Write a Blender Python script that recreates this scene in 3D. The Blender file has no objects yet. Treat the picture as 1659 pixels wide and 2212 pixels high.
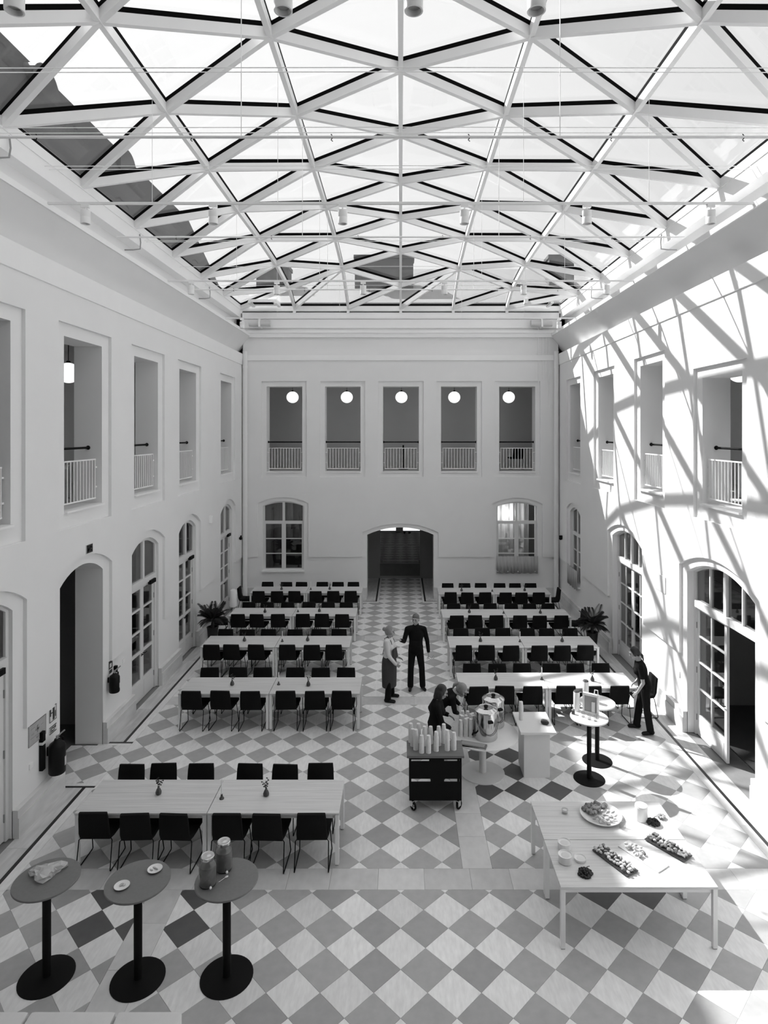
import bpy, bmesh, math, random
from mathutils import Vector, Matrix, geometry
random.seed(11)
sc = bpy.context.scene
COL = sc.collection
PI = math.pi

# ------------------------------------------------------------------ camera
F_PX, CX, CY, EYE = 1342.0, 865.5, 932.0, 6.1
cam = bpy.data.cameras.new('camera'); cam_o = bpy.data.objects.new('camera', cam); COL.objects.link(cam_o)
cam.sensor_fit = 'HORIZONTAL'; cam.sensor_width = 36.0
cam.lens = 36.0 * F_PX / 1659.0
cam.shift_x = -(CX - 829.5) / 1659.0
cam.shift_y = -(1106.0 - CY) / 1659.0
cam.clip_end = 300
cam_o.location = (0, 0, EYE); cam_o.rotation_euler = (PI / 2, 0, 0)
sc.camera = cam_o

# ------------------------------------------------------------------ world, sun, exposure
SUN_DIR = Vector((0.803, -0.72, -1.0)).normalized()      # direction in which the light travels
SUN_E, SKY = 8.6, 0.84
w = bpy.data.worlds.new('sky'); sc.world = w; w.use_nodes = True
nt = w.node_tree; nt.nodes.clear()
out = nt.nodes.new('ShaderNodeOutputWorld'); bg = nt.nodes.new('ShaderNodeBackground')
tc = nt.nodes.new('ShaderNodeTexCoord'); dp = nt.nodes.new('ShaderNodeVectorMath'); dp.operation = 'DOT_PRODUCT'
dp.inputs[1].default_value = (-SUN_DIR.x, -SUN_DIR.y, -SUN_DIR.z)
mr = nt.nodes.new('ShaderNodeMapRange'); mr.inputs['From Min'].default_value = 0.1; mr.inputs['From Max'].default_value = 1.0
mr.inputs['To Min'].default_value = SKY * 0.74; mr.inputs['To Max'].default_value = SKY * 1.3
nt.links.new(tc.outputs['Generated'], dp.inputs[0]); nt.links.new(dp.outputs['Value'], mr.inputs['Value'])
nt.links.new(mr.outputs['Result'], bg.inputs['Strength']); bg.inputs['Color'].default_value = (1, 1, 1, 1)
nt.links.new(bg.outputs[0], out.inputs[0])
sun = bpy.data.lights.new('sun', 'SUN'); sun.energy = SUN_E; sun.angle = math.radians(0.6)
sun_o = bpy.data.objects.new('sun', sun); COL.objects.link(sun_o)
sun_o.rotation_euler = SUN_DIR.to_track_quat('-Z', 'Y').to_euler(); sun_o.location = (-20, 30, 40)
sc.view_settings.view_transform = 'Standard'; sc.view_settings.look = 'None'
sc.view_settings.gamma = 1.0; sc.view_settings.use_curve_mapping = False
sc.view_settings.exposure = 0.38
sc.cycles.max_bounces = 9; sc.cycles.diffuse_bounces = 6; sc.cycles.glossy_bounces = 3; sc.cycles.transparent_max_bounces = 12
sc.cycles.adaptive_threshold = 0.025; sc.cycles.use_light_tree = False
sc.cycles.sample_clamp_indirect = 6.0

# ------------------------------------------------------------------ materials (all procedural, all grey: a black and white photograph)
def mat(name, v, rough=0.6, metal=0.0, noise=None, rand=0.0, wood=None, vein=None, bump=None, emit=0.0, spec=0.5, alpha=None):
    m = bpy.data.materials.new(name); m.use_nodes = True
    n, l = m.node_tree.nodes, m.node_tree.links
    b = n['Principled BSDF']
    b.inputs['Roughness'].default_value = rough; b.inputs['Metallic'].default_value = metal
    b.inputs['Specular IOR Level'].default_value = spec
    b.inputs['Base Color'].default_value = (v, v, v, 1)
    if emit:
        m.cycles.emission_sampling = 'NONE'; b.inputs['Emission Color'].default_value = (1, 1, 1, 1); b.inputs['Emission Strength'].default_value = emit
    if noise or rand or wood or vein or bump:
        t = n.new('ShaderNodeTexCoord'); oi = n.new('ShaderNodeObjectInfo')
        off = n.new('ShaderNodeVectorMath'); off.operation = 'MULTIPLY_ADD'
        l.new(oi.outputs['Random'], off.inputs[0]); off.inputs[1].default_value = (37, 53, 11)
        l.new(t.outputs['Object'], off.inputs[2])
        vec = off.outputs['Vector']
        cur = None
        def val(x):
            nd = n.new('ShaderNodeValue'); nd.outputs[0].default_value = x; return nd.outputs[0]
        cur = val(v)
        def modulate(src, amt, centre=0.5):
            nonlocal cur
            a = n.new('ShaderNodeMath'); a.operation = 'SUBTRACT'; l.new(src, a.inputs[0]); a.inputs[1].default_value = centre
            c = n.new('ShaderNodeMath'); c.operation = 'MULTIPLY_ADD'; l.new(a.outputs[0], c.inputs[0])
            c.inputs[1].default_value = 2 * amt; c.inputs[2].default_value = 1.0
            d = n.new('ShaderNodeMath'); d.operation = 'MULTIPLY'; l.new(cur, d.inputs[0]); l.new(c.outputs[0], d.inputs[1])
            cur = d.outputs[0]
        if rand: modulate(oi.outputs['Random'], rand)
        if noise:
            t1 = n.new('ShaderNodeTexNoise'); t1.inputs['Scale'].default_value = noise[0]; t1.inputs['Detail'].default_value = 3
            l.new(vec, t1.inputs['Vector']); modulate(t1.outputs['Fac'], noise[1])
        if wood:      # stretched noise along x
            mp = n.new('ShaderNodeMapping'); mp.inputs['Scale'].default_value = wood[2] if len(wood) > 2 else (0.6, 22, 6)
            l.new(vec, mp.inputs['Vector'])
            t2 = n.new('ShaderNodeTexNoise'); t2.inputs['Scale'].default_value = wood[0]; t2.inputs['Detail'].default_value = 3
            l.new(mp.outputs['Vector'], t2.inputs['Vector']); modulate(t2.outputs['Fac'], wood[1])
        if vein:      # thin dark veins: distorted bands
            mp = n.new('ShaderNodeMapping'); mp.inputs['Rotation'].default_value = (0, 0, 0.9)
            l.new(vec, mp.inputs['Vector'])
            t3 = n.new('ShaderNodeTexNoise'); t3.inputs['Scale'].default_value = vein[0]; t3.inputs['Detail'].default_value = 8
            t3.inputs['Distortion'].default_value = 1.8; l.new(mp.outputs['Vector'], t3.inputs['Vector'])
            a = n.new('ShaderNodeMath'); a.operation = 'SUBTRACT'; l.new(t3.outputs['Fac'], a.inputs[0]); a.inputs[1].default_value = 0.5
            ab = n.new('ShaderNodeMath'); ab.operation = 'ABSOLUTE'; l.new(a.outputs[0], ab.inputs[0])
            mr2 = n.new('ShaderNodeMapRange'); mr2.inputs['From Max'].default_value = 0.05
            mr2.inputs['To Min'].default_value = 1 - vein[1]; mr2.inputs['To Max'].default_value = 1.0
            l.new(ab.outputs[0], mr2.inputs['Value'])
            d = n.new('ShaderNodeMath'); d.operation = 'MULTIPLY'; l.new(cur, d.inputs[0]); l.new(mr2.outputs[0], d.inputs[1]); cur = d.outputs[0]
        cb = n.new('ShaderNodeCombineColor')
        for k in range(3): l.new(cur, cb.inputs[k])
        l.new(cb.outputs[0], b.inputs['Base Color'])
        if bump:
            t4 = n.new('ShaderNodeTexNoise'); t4.inputs['Scale'].default_value = bump[0]; t4.inputs['Detail'].default_value = 1
            l.new(vec, t4.inputs['Vector'])
            bp = n.new('ShaderNodeBump'); bp.inputs['Strength'].default_value = bump[1]; bp.inputs['Distance'].default_value = 0.01
            l.new(t4.outputs['Fac'], bp.inputs['Height']); l.new(bp.outputs[0], b.inputs['Normal'])
    return m

def glass(name, tint, base=0.04, edge=0.5, rough=0.0, haze=0.0):
    m = bpy.data.materials.new(name); m.use_nodes = True
    n, l = m.node_tree.nodes, m.node_tree.links; n.clear()
    o = n.new('ShaderNodeOutputMaterial'); tr = n.new('ShaderNodeBsdfTransparent'); gl = n.new('ShaderNodeBsdfGlossy')
    tr.inputs['Color'].default_value = (tint, tint, tint, 1); gl.inputs['Roughness'].default_value = rough
    gl.inputs['Color'].default_value = (1, 1, 1, 1)
    lw = n.new('ShaderNodeLayerWeight'); lw.inputs['Blend'].default_value = 0.5
    pw = n.new('ShaderNodeMath'); pw.operation = 'POWER'; l.new(lw.outputs['Facing'], pw.inputs[0]); pw.inputs[1].default_value = 4
    ma = n.new('ShaderNodeMath'); ma.operation = 'MULTIPLY_ADD'; l.new(pw.outputs[0], ma.inputs[0]); ma.inputs[1].default_value = edge; ma.inputs[2].default_value = base
    mx = n.new('ShaderNodeMixShader'); l.new(ma.outputs[0], mx.inputs[0]); l.new(tr.outputs[0], mx.inputs[1]); l.new(gl.outputs[0], mx.inputs[2])
    last = mx
    if haze:      # a film of dust: part of the pane scatters light
        df = n.new('ShaderNodeBsdfDiffuse'); df.inputs['Color'].default_value = (0.8, 0.8, 0.8, 1)
        m2 = n.new('ShaderNodeMixShader'); m2.inputs[0].default_value = haze
        l.new(mx.outputs[0], m2.inputs[1]); l.new(df.outputs[0], m2.inputs[2]); last = m2
    l.new(last.outputs[0], o.inputs[0])
    return m

M = dict(
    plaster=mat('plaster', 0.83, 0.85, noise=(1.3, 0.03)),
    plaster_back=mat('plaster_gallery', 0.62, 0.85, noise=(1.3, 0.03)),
    trim=mat('white_trim', 0.90, 0.5, noise=(3, 0.02)),
    steel=mat('white_steel', 0.88, 0.45, noise=(5, 0.02)),
    gasket=mat('black_gasket', 0.004, 0.8, noise=(20, 0.1), spec=0.05),
    roofglass=glass('roof_glass', 0.90, 0.03, 0.35, 0.02, 0.03),
    winglass=glass('window_glass', 0.72, 0.06, 0.6, 0.01),
    jarglass=glass('jar_glass', 0.86, 0.05, 0.5, 0.02),
    white_tile=mat('light_marble', 0.82, 0.38, noise=(5, 0.06), rand=0.10, wood=(3.0, 0.16, (9, 2.2, 1))),
    grey_tile=mat('grey_limestone', 0.40, 0.42, noise=(9, 0.14), rand=0.12),
    dark_tile=mat('dark_limestone', 0.10, 0.42, noise=(9, 0.2), rand=0.1),
    band=mat('band_marble', 0.62, 0.4, noise=(3, 0.1), rand=0.12, wood=(2.0, 0.14, (5, 3, 1))),
    border=mat('border_marble', 0.60, 0.4, noise=(3, 0.1), rand=0.08, wood=(1.6, 0.4, (8, 1.2, 1))),
    inlay=mat('black_inlay', 0.02, 0.4, noise=(10, 0.2)),
    grout=mat('floor_bed', 0.22, 0.8, noise=(10, 0.1)),
    skirting=mat('stone_skirting', 0.70, 0.5, noise=(2.5, 0.14), wood=(1.2, 0.2, (2, 2, 6))),
    door=mat('white_joinery', 0.72, 0.45, noise=(4, 0.02)),
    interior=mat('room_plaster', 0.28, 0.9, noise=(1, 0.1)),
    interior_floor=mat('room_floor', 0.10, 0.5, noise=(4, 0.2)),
    wood=mat('pale_ash_wood', 0.62, 0.45, wood=(2.0, 0.30), rand=0.05),
    cartwood=mat('oiled_oak', 0.15, 0.5, wood=(2.0, 0.35)),
    whitemetal=mat('white_powder_coat', 0.84, 0.4, noise=(6, 0.02)),
    black=mat('black_upholstery', 0.007, 0.9, noise=(60, 0.25), bump=(400, 0.1), spec=0.2),
    blackmetal=mat('black_steel', 0.006, 0.6, noise=(30, 0.1), spec=0.12),
    greytop=mat('grey_laminate', 0.17, 0.5, noise=(30, 0.12)),
    whitetop=mat('white_laminate', 0.70, 0.4, noise=(10, 0.03)),
    paper=mat('paper_cup', 0.74, 0.8, noise=(30, 0.12)),
    chrome=mat('polished_steel', 0.62, 0.16, 1.0, noise=(3, 0.05)),
    porcelain=mat('porcelain', 0.80, 0.25, noise=(8, 0.02)),
    food=mat('pastry', 0.50, 0.7, noise=(22, 0.5), rand=0.25, bump=(60, 0.5)),
    food2=mat('dark_pastry', 0.20, 0.7, noise=(18, 0.5), rand=0.3, bump=(60, 0.5)),
    berry=mat('dark_grapes', 0.008, 0.5, noise=(30, 0.3)),
    leaf=mat('leaf', 0.025, 0.6, noise=(9, 0.4), rand=0.2),
    trunk=mat('bark', 0.05, 0.9, noise=(14, 0.4)),
    skin=mat('skin', 0.36, 0.55, noise=(12, 0.05)),
    hairdark=mat('dark_hair', 0.018, 0.5, wood=(8, 0.4, (20, 20, 1.5))),
    hairfair=mat('fair_hair', 0.24, 0.5, wood=(8, 0.45, (20, 20, 1.5))),
    hairgrey=mat('grey_hair', 0.13, 0.6, wood=(8, 0.45, (20, 20, 1.5))),
    blackcloth=mat('black_cloth', 0.008, 0.9, noise=(9, 0.3), spec=0.15),
    whitecloth=mat('white_cotton', 0.66, 0.85, noise=(9, 0.06)),
    apron=mat('grey_apron', 0.045, 0.9, noise=(50, 0.25)),
    shoe=mat('black_leather', 0.008, 0.6, noise=(20, 0.2), spec=0.3),
    lamp=mat('opal_glass', 0.9, 0.3, noise=(2, 0.01), emit=0.9),
    slate=mat('slate_roof', 0.03, 0.7, noise=(1.6, 0.7)),
    slate2=mat('lead_dormer', 0.08, 0.6, noise=(4, 0.3)),
    zinc=mat('zinc_roof', 0.30, 0.6, noise=(2, 0.1)),
    chimney=mat('chimney_render', 0.11, 0.9, noise=(4, 0.2)),
    extinguisher=mat('extinguisher_paint', 0.006, 0.45, noise=(20, 0.1), spec=0.2),
    sign=mat('sign_white', 0.70, 0.5, noise=(12, 0.03)),
    signdark=mat('sign_dark', 0.03, 0.5, noise=(12, 0.1)),
    juice=mat('cloudy_juice', 0.16, 0.4, noise=(14, 0.35)),
    plastic=glass('clear_film', 0.75, 0.2, 0.5, 0.25, 0.4),
    candle=mat('candle_wax', 0.80, 0.5, noise=(20, 0.03)),
    vase=mat('smoked_glass_vase', 0.06, 0.2, noise=(20, 0.3)),
    curtain=mat('curtain_cloth', 0.42, 0.9, wood=(6, 0.3, (26, 1, 0.4))),
    glazeglow=mat('daylight_pane', 0.8, 0.4, noise=(3, 0.02), emit=1.0),
    printed=mat('printed_plan', 0.42, 0.5, noise=(10, 0.2)),
    tray=mat('slate_tray', 0.05, 0.4, noise=(14, 0.2)),
    linen=mat('sofa_fabric', 0.66, 0.85, noise=(14, 0.05), bump=(300, 0.1)),
    grey=mat('grey_plastic', 0.30, 0.5, noise=(14, 0.05)),
)

# ------------------------------------------------------------------ mesh helpers
class MB:
    def __init__(s): s.v = []; s.f = []
    def add(s, vs, fs):
        o = len(s.v); s.v += [tuple(p) for p in vs]; s.f += [tuple(i + o for i in f) for f in fs]; return s
    def box(s, x0, x1, y0, y1, z0, z1):
        return s.add([(x0, y0, z0), (x1, y0, z0), (x1, y1, z0), (x0, y1, z0), (x0, y0, z1), (x1, y0, z1), (x1, y1, z1), (x0, y1, z1)],
                     [(0, 3, 2, 1), (4, 5, 6, 7), (0, 1, 5, 4), (1, 2, 6, 5), (2, 3, 7, 6), (3, 0, 4, 7)])
    def rbox(s, x0, x1, y0, y1, z0, z1, b=0.01):      # box with chamfered edges
        bm = bmesh.new(); bmesh.ops.create_cube(bm, size=1.0)
        for v in bm.verts: v.co = Vector(((x0 + x1) / 2 + v.co.x * (x1 - x0), (y0 + y1) / 2 + v.co.y * (y1 - y0), (z0 + z1) / 2 + v.co.z * (z1 - z0)))
        bmesh.ops.bevel(bm, geom=bm.edges[:], offset=b, segments=2, profile=0.7, affect='EDGES')
        return s.addbm(bm)
    def addbm(s, bm):
        bm.verts.index_update()
        s.add([v.co[:] for v in bm.verts], [[v.index for v in f.verts] for f in bm.faces]); bm.free(); return s
    def tube(s, pts, r, n=6, caps=True):
        pts = [Vector(p) for p in pts]; rings = []
        prev = None
        for i, p in enumerate(pts):
            d = (pts[min(i + 1, len(pts) - 1)] - pts[max(i - 1, 0)]).normalized()
            if prev is None:
                a = d.cross(Vector((0, 0, 1)))
                if a.length < 1e-3: a = d.cross(Vector((1, 0, 0)))
                a.normalize()
            else:
                a = prev - d * prev.dot(d)
                a = a.normalized() if a.length > 1e-4 else d.orthogonal().normalized()
            prev = a; b = d.cross(a)
            rr = r[i] if isinstance(r, (list, tuple)) else r
            rings.append([p + (a * math.cos(2 * PI * k / n) + b * math.sin(2 * PI * k / n)) * rr for k in range(n)])
        vs = [q for ring in rings for q in ring]; fs = []
        for i in range(len(rings) - 1):
            for k in range(n):
                fs.append((i * n + k, i * n + (k + 1) % n, (i + 1) * n + (k + 1) % n, (i + 1) * n + k))
        if caps: fs.append(tuple(range(n - 1, -1, -1))); fs.append(tuple((len(rings) - 1) * n + k for k in range(n)))
        return s.add(vs, fs)
    def lathe(s, prof, n=20, c=(0, 0, 0), caps=True):
        vs = []; fs = []
        for r, z in prof:
            for k in range(n): vs.append((c[0] + r * math.cos(2 * PI * k / n), c[1] + r * math.sin(2 * PI * k / n), c[2] + z))
        for i in range(len(prof) - 1):
            for k in range(n): fs.append((i * n + k, i * n + (k + 1) % n, (i + 1) * n + (k + 1) % n, (i + 1) * n + k))
        if caps:
            if prof[0][0] > 1e-4: fs.append(tuple(range(n - 1, -1, -1)))
            if prof[-1][0] > 1e-4: fs.append(tuple((len(prof) - 1) * n + k for k in range(n)))
        return s.add(vs, fs)
    def ell(s, c, r, rot=None, seg=12, rings=8):
        vs = []; fs = []
        R = rot if rot is not None else Matrix.Identity(3)
        for i in range(rings + 1):
            th = PI * i / rings
            for k in range(seg):
                p = Vector((r[0] * math.sin(th) * math.cos(2 * PI * k / seg), r[1] * math.sin(th) * math.sin(2 * PI * k / seg), -r[2] * math.cos(th)))
                p = R @ p; vs.append((c[0] + p.x, c[1] + p.y, c[2] + p.z))
        for i in range(rings):
            for k in range(seg): fs.append((i * seg + k, i * seg + (k + 1) % seg, (i + 1) * seg + (k + 1) % seg, (i + 1) * seg + k))
        return s.add(vs, fs)
    def cap(s, a, b, ra, rb, n=12):      # tapered limb with round ends
        a, b = Vector(a), Vector(b); d = b - a; L = max(d.length, 1e-4); d = d / L
        pts = []; rs = []
        for t in (-0.95, -0.7, -0.35, 0): pts.append(a + d * ra * t); rs.append(ra * math.sqrt(max(1 - t * t, 0.02)))
        for t in (0, 0.35, 0.7, 0.95): pts.append(b + d * rb * t); rs.append(rb * math.sqrt(max(1 - t * t, 0.02)))
        return s.tube(pts, rs, n)
    def panel(s, loops, d):      # 2-D loops in (x, z): first the outline, then holes; front at y=0, back at y=d
        P = [[Vector((p[0], p[1], 0)) for p in lp] for lp in loops]
        flat = [p for lp in P for p in lp]
        tris = geometry.tessellate_polygon(P)
        vs = [(p.x, 0, p.y) for p in flat] + [(p.x, d, p.y) for p in flat]; n = len(flat)
        fs = []
        for t in tris:
            a, b, c = (flat[i] for i in t)
            cr = (b.x - a.x) * (c.y - a.y) - (b.y - a.y) * (c.x - a.x)
            if abs(cr) < 1e-9: continue
            t = tuple(t) if cr > 0 else (t[0], t[2], t[1])
            fs.append(t); fs.append((t[0] + n, t[2] + n, t[1] + n))
        o = 0
        for li, lp in enumerate(P):
            m_ = len(lp); area = sum(lp[i].x * lp[(i + 1) % m_].y - lp[(i + 1) % m_].x * lp[i].y for i in range(m_))
            ccw = (area > 0) == (li == 0)
            for i in range(m_):
                a, b = o + i, o + (i + 1) % m_
                fs.append((a, a + n, b + n, b) if ccw else (b, b + n, a + n, a))
            o += m_
        return s.add(vs, fs)
    def xf(s, mtx, start=0):
        for i in range(start, len(s.v)): s.v[i] = tuple(mtx @ Vector(s.v[i]))
        return s
    def mesh(s, name, m, smooth=False, ang=35):
        me = bpy.data.meshes.new(name); me.from_pydata(s.v, [], s.f); me.update()
        if m is not None: me.materials.append(m)
        if smooth:
            for p in me.polygons: p.use_smooth = True
            me.set_sharp_from_angle(angle=math.radians(ang))
        return me
    def build(s, name, m, parent=None, smooth=False, loc=None, rotz=0.0, ang=35):
        me = s.mesh(name, M[m] if isinstance(m, str) else m, smooth, ang)
        return place(me, name, parent, loc, rotz)

def place(me, name, parent=None, loc=None, rotz=0.0):
    o = bpy.data.objects.new(name, me); COL.objects.link(o)
    if parent is not None: o.parent = parent
    if loc is not None: o.location = loc
    if rotz: o.rotation_euler = (0, 0, rotz)
    return o
def tag(o, label=None, cat=None, group=None, kind=None):
    if label: o['label'] = label
    if cat: o['category'] = cat
    if group: o['group'] = group
    if kind: o['kind'] = kind
    return o
def thing(name, label, cat, loc=(0, 0, 0), rotz=0.0, group=None):
    o = bpy.data.objects.new(name, None); COL.objects.link(o); o.empty_display_size = 0.1
    o.location = loc; o.rotation_euler = (0, 0, rotz)
    return tag(o, label, cat, group)
def struct(name, loc=(0, 0, 0), rotz=0.0, label=None):
    o = bpy.data.objects.new(name, None); COL.objects.link(o); o.location = loc; o.rotation_euler = (0, 0, rotz)
    return tag(o, label, None, None, 'structure')
def children(o): return KIDS.get(o.name, [c for c in bpy.data.objects if c.parent == o])
KIDS = {}
def freeze(root):      # remember a finished thing's children, for quick copies
    def rec(o):
        KIDS[o.name] = [c for c in bpy.data.objects if c.parent == o]
        for c in KIDS[o.name]: rec(c)
    rec(root); return root
def dup(root, loc, rotz, label, group=None):
    def rec(o, par):
        c = o.copy(); COL.objects.link(c); c.parent = par
        for ch in KIDS.get(o.name, []): rec(ch, c)
        return c
    r = rec(root, None); r.location = loc; r.rotation_euler = (0, 0, rotz); r['label'] = label
    if group: r['group'] = group
    return r
ORD = ['first', 'second', 'third', 'fourth', 'fifth', 'sixth', 'seventh']
def fl(px, py, z=0.0):      # a point of the floor (or of the level z) from its position in the photograph
    Y = F_PX * (EYE - z) / (py - CY); return Vector(((px - CX) * Y / F_PX, Y, z))
# ================================================================== the setting
WX, YB, YF = 5.75, 22.6, -0.8          # side walls at +-WX, back wall at YB, wall behind the camera at YF
THK = 0.6

# ------------------------------------------------------------------ floor: a diagonal chequerboard of single stones, with bands and borders
floor = MB().box(-12, 12, -1.5, 31, -0.3, -0.012).build('floor', 'grout'); tag(floor, 'chequered floor of light and grey stone', None, None, 'structure')
DG = 0.5855; HD = DG / 2
def clip(poly, x0, x1, y0, y1):
    for ax, lim, sgn in ((0, x0, 1), (0, x1, -1), (1, y0, 1), (1, y1, -1)):
        res = []
        for i in range(len(poly)):
            a, b = poly[i], poly[(i + 1) % len(poly)]
            da, db = sgn * (a[ax] - lim), sgn * (b[ax] - lim)
            if da >= 0: res.append(a)
            if (da >= 0) != (db >= 0):
                t = da / (da - db); res.append((a[0] + t * (b[0] - a[0]), a[1] + t * (b[1] - a[1])))
        poly = res
        if len(poly) < 3: return []
    return poly
def area(p): return abs(sum(p[i][0] * p[(i + 1) % len(p)][1] - p[(i + 1) % len(p)][0] * p[i][1] for i in range(len(p)))) / 2
XB = 5.25
REG = [(-XB, -3.32, 4.6, 8.269, 0), (-2.905, XB, 4.6, 8.269, 0), (-XB, 0.865, 8.672, 13.87, 0), (1.28, XB, 8.672, 13.87, 0),
       (-XB, XB, 14.30, 18.13, 0), (-XB, XB, 18.57, 22.14, 1), (-0.78, 0.78, 22.14, 25.9, 1), (-6.4, -XB, 10.78, 12.07, 0)]
DARK = [fl(*p) for p in ((203, 2000), (405, 2006), (231, 1940), (418, 1940), (269, 2004), (1298, 1946), (1386, 1946), (1037, 1632),
        (1106, 1632), (1122, 1666), (1057, 1711), (1126, 1710), (1202, 1710), (945, 1745))]
tiles = []
for x0, x1, y0, y1, ph in REG:
    base = 8.80 if ph == 0 else 19.126
    for j in range(-8 * 2, 40 * 2):
        for i in range(-24, 25):
            if (i + j) % 2: continue
            # diamond centred (cx, cy): vertices on the X=0 column at base + k*DG; light stones centred midway between them on that column
            cx, cy = i * HD, base + HD + j * HD
            if not (x0 - HD < cx < x1 + HD and y0 - HD < cy < y1 + HD): continue
            light = (i % 2 == 0)
            # the lattice holds diamonds at (i, j) with i+j even; those with i even are light, those with i odd grey
            g = 0.0015
            full = [(cx, cy - HD + g), (cx + HD - g, cy), (cx, cy + HD - g), (cx - HD + g, cy)]
            p = clip(full, x0 + g, x1 - g, y0 + g, y1 - g)
            if len(p) < 3 or area(p) < 0.002: continue
            kind = 'white_tile' if light else 'grey_tile'
            if not light and any((d.x - cx) ** 2 + (d.y - cy) ** 2 < (HD * 0.62) ** 2 for d in DARK): kind = 'dark_tile'
            tiles.append((kind, p, area(p) > 0.1705, (cx, cy)))
def stone(p, m, name, parent, h=0.012, b=0.0025):
    c = (sum(q[0] for q in p) / len(p), sum(q[1] for q in p) / len(p)); n = len(p)
    if area(p) < 0 : p = p[::-1]
    s = sum(p[i][0] * p[(i + 1) % n][1] - p[(i + 1) % n][0] * p[i][1] for i in range(n))
    if s < 0: p = p[::-1]
    def ins(q, d):
        L = math.hypot(q[0] - c[0], q[1] - c[1]); k = max(0, 1 - d / max(L, 1e-6)); return (c[0] + (q[0] - c[0]) * k, c[1] + (q[1] - c[1]) * k)
    vs = [(q[0] - c[0], q[1] - c[1], -h) for q in p] + [(q[0] - c[0], q[1] - c[1], -0.001) for q in p] + [(*(a - b_ for a, b_ in zip(ins(q, b), c)), 0.0) for q in p]
    fs = []
    for lv in (0, 1):
        for i in range(n): fs.append((lv * n + i, lv * n + (i + 1) % n, (lv + 1) * n + (i + 1) % n, (lv + 1) * n + i))
    fs.append(tuple(2 * n + i for i in range(n)))
    return vs, fs, c
def seen(c):
    if c[1] < 6.2: return 0
    px, py = CX + c[0] * F_PX / c[1], CY + EYE * F_PX / c[1]
    return 1.0 / c[1] ** 2 if -20 < px < 1680 and py < 2230 else 0
tiles.sort(key=lambda t: -seen(t[3]) * (1 if t[2] else 0.5))
full_me = {}
for k, (kind, p, full, cc) in enumerate(tiles[:300]):
    vs, fs, c = stone(p, kind, 'tile', floor)
    if full:
        if kind not in full_me: full_me[kind] = MB().add(vs, fs).mesh('tile', M[kind])
        me = full_me[kind]
    else: me = MB().add(vs, fs).mesh('tile', M[kind])
    place(me, 'tile', floor, (c[0], c[1], 0))
for kind in ('white_tile', 'grey_tile', 'dark_tile'):
    mb = MB()
    for kd, p, full, cc in tiles[300:]:
        if kd != kind: continue
        vs, fs, c = stone(p, kd, 'tile', floor)
        mb.add([(v[0] + c[0], v[1] + c[1], v[2]) for v in vs], fs)
    if mb.v: tag(mb.build('distant_tiles', kind, floor), kind='stuff')
def slab(x0, x1, y0, y1, m, name='slab', gap=0.0015):
    vs, fs, c = stone([(x0 + gap, y0 + gap), (x1 - gap, y0 + gap), (x1 - gap, y1 - gap), (x0 + gap, y1 - gap)], m, name, floor)
    MB().add(vs, fs).build(name, m, floor, loc=(c[0], c[1], 0))
def slabs_x(x0, x1, y0, y1, m, step, name='slab'):
    n = max(1, round((x1 - x0) / step)); e = [x0 + (x1 - x0) * i / n + (random.uniform(-.05, .05) if 0 < i < n else 0) for i in range(n + 1)]
    for i in range(n): slab(e[i], e[i + 1], y0, y1, m, name)
def slabs_y(x0, x1, y0, y1, m, step, name='slab'):
    n = max(1, round((y1 - y0) / step)); e = [y0 + (y1 - y0) * i / n + (random.uniform(-.05, .05) if 0 < i < n else 0) for i in range(n + 1)]
    for i in range(n): slab(x0, x1, e[i], e[i + 1], m, name)
slabs_x(-XB, XB, 8.269, 8.672, 'band', 0.62); slabs_x(-XB, XB, 13.87, 14.30, 'band', 0.7); slabs_x(-XB, XB, 18.13, 18.57, 'band', 0.7)
slabs_y(-3.32, -2.905, 4.6, 8.269, 'band', 0.62); slabs_y(0.865, 1.28, 8.672, 13.87, 'band', 0.65)
def border(sx, y0, y1):
    a, b = sorted((sx * XB, sx * 5.395)); slabs_y(a, b, y0, y1, 'white_tile', 1.3, 'border_slab')
    a, b = sorted((sx * 5.395, sx * 5.452)); slabs_y(a, b, y0, y1, 'inlay', 2.4, 'inlay_strip')
    a, b = sorted((sx * 5.452, sx * (WX + 0.03))); slabs_y(a, b, y0, y1, 'border', 1.5, 'border_slab')
border(-1, 4.6, 10.64); border(-1, 12.21, 22.28); border(1, 4.6, 22.28)
slabs_x(-5.9, -XB, 10.64, 10.69, 'inlay', 1, 'inlay_strip'); slabs_x(-5.9, -XB, 10.69, 10.78, 'white_tile', 1, 'border_slab')
slabs_x(-5.9, -XB, 12.15, 12.21, 'inlay', 1, 'inlay_strip'); slabs_x(-5.9, -XB, 12.07, 12.15, 'white_tile', 1, 'border_slab')
for sx in (-1, 1):
    for (y0, y1, m_, nm) in ((22.14, 22.28, 'white_tile', 'border_slab'), (22.28, 22.34, 'inlay', 'inlay_strip'), (22.34, 22.64, 'border', 'border_slab')):
        e = {22.14: 0.78, 22.28: 0.85, 22.34: 0.91}[y0]
        a, b = sorted((sx * e, sx * 5.395)); slabs_x(a, b, y0, y1, m_, 1.5, nm)
    a, b = sorted((sx * 0.78, sx * 0.85)); slabs_y(a, b, 22.28, 25.9, 'white_tile', 1.2, 'border_slab')
    a, b = sorted((sx * 0.85, sx * 0.91)); slabs_y(a, b, 22.34, 25.9, 'inlay', 1.8, 'inlay_strip')
    a, b = sorted((sx * 0.91, sx * 1.45)); slabs_y(a, b, 22.64, 25.9, 'border', 1.2, 'border_slab')

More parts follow.
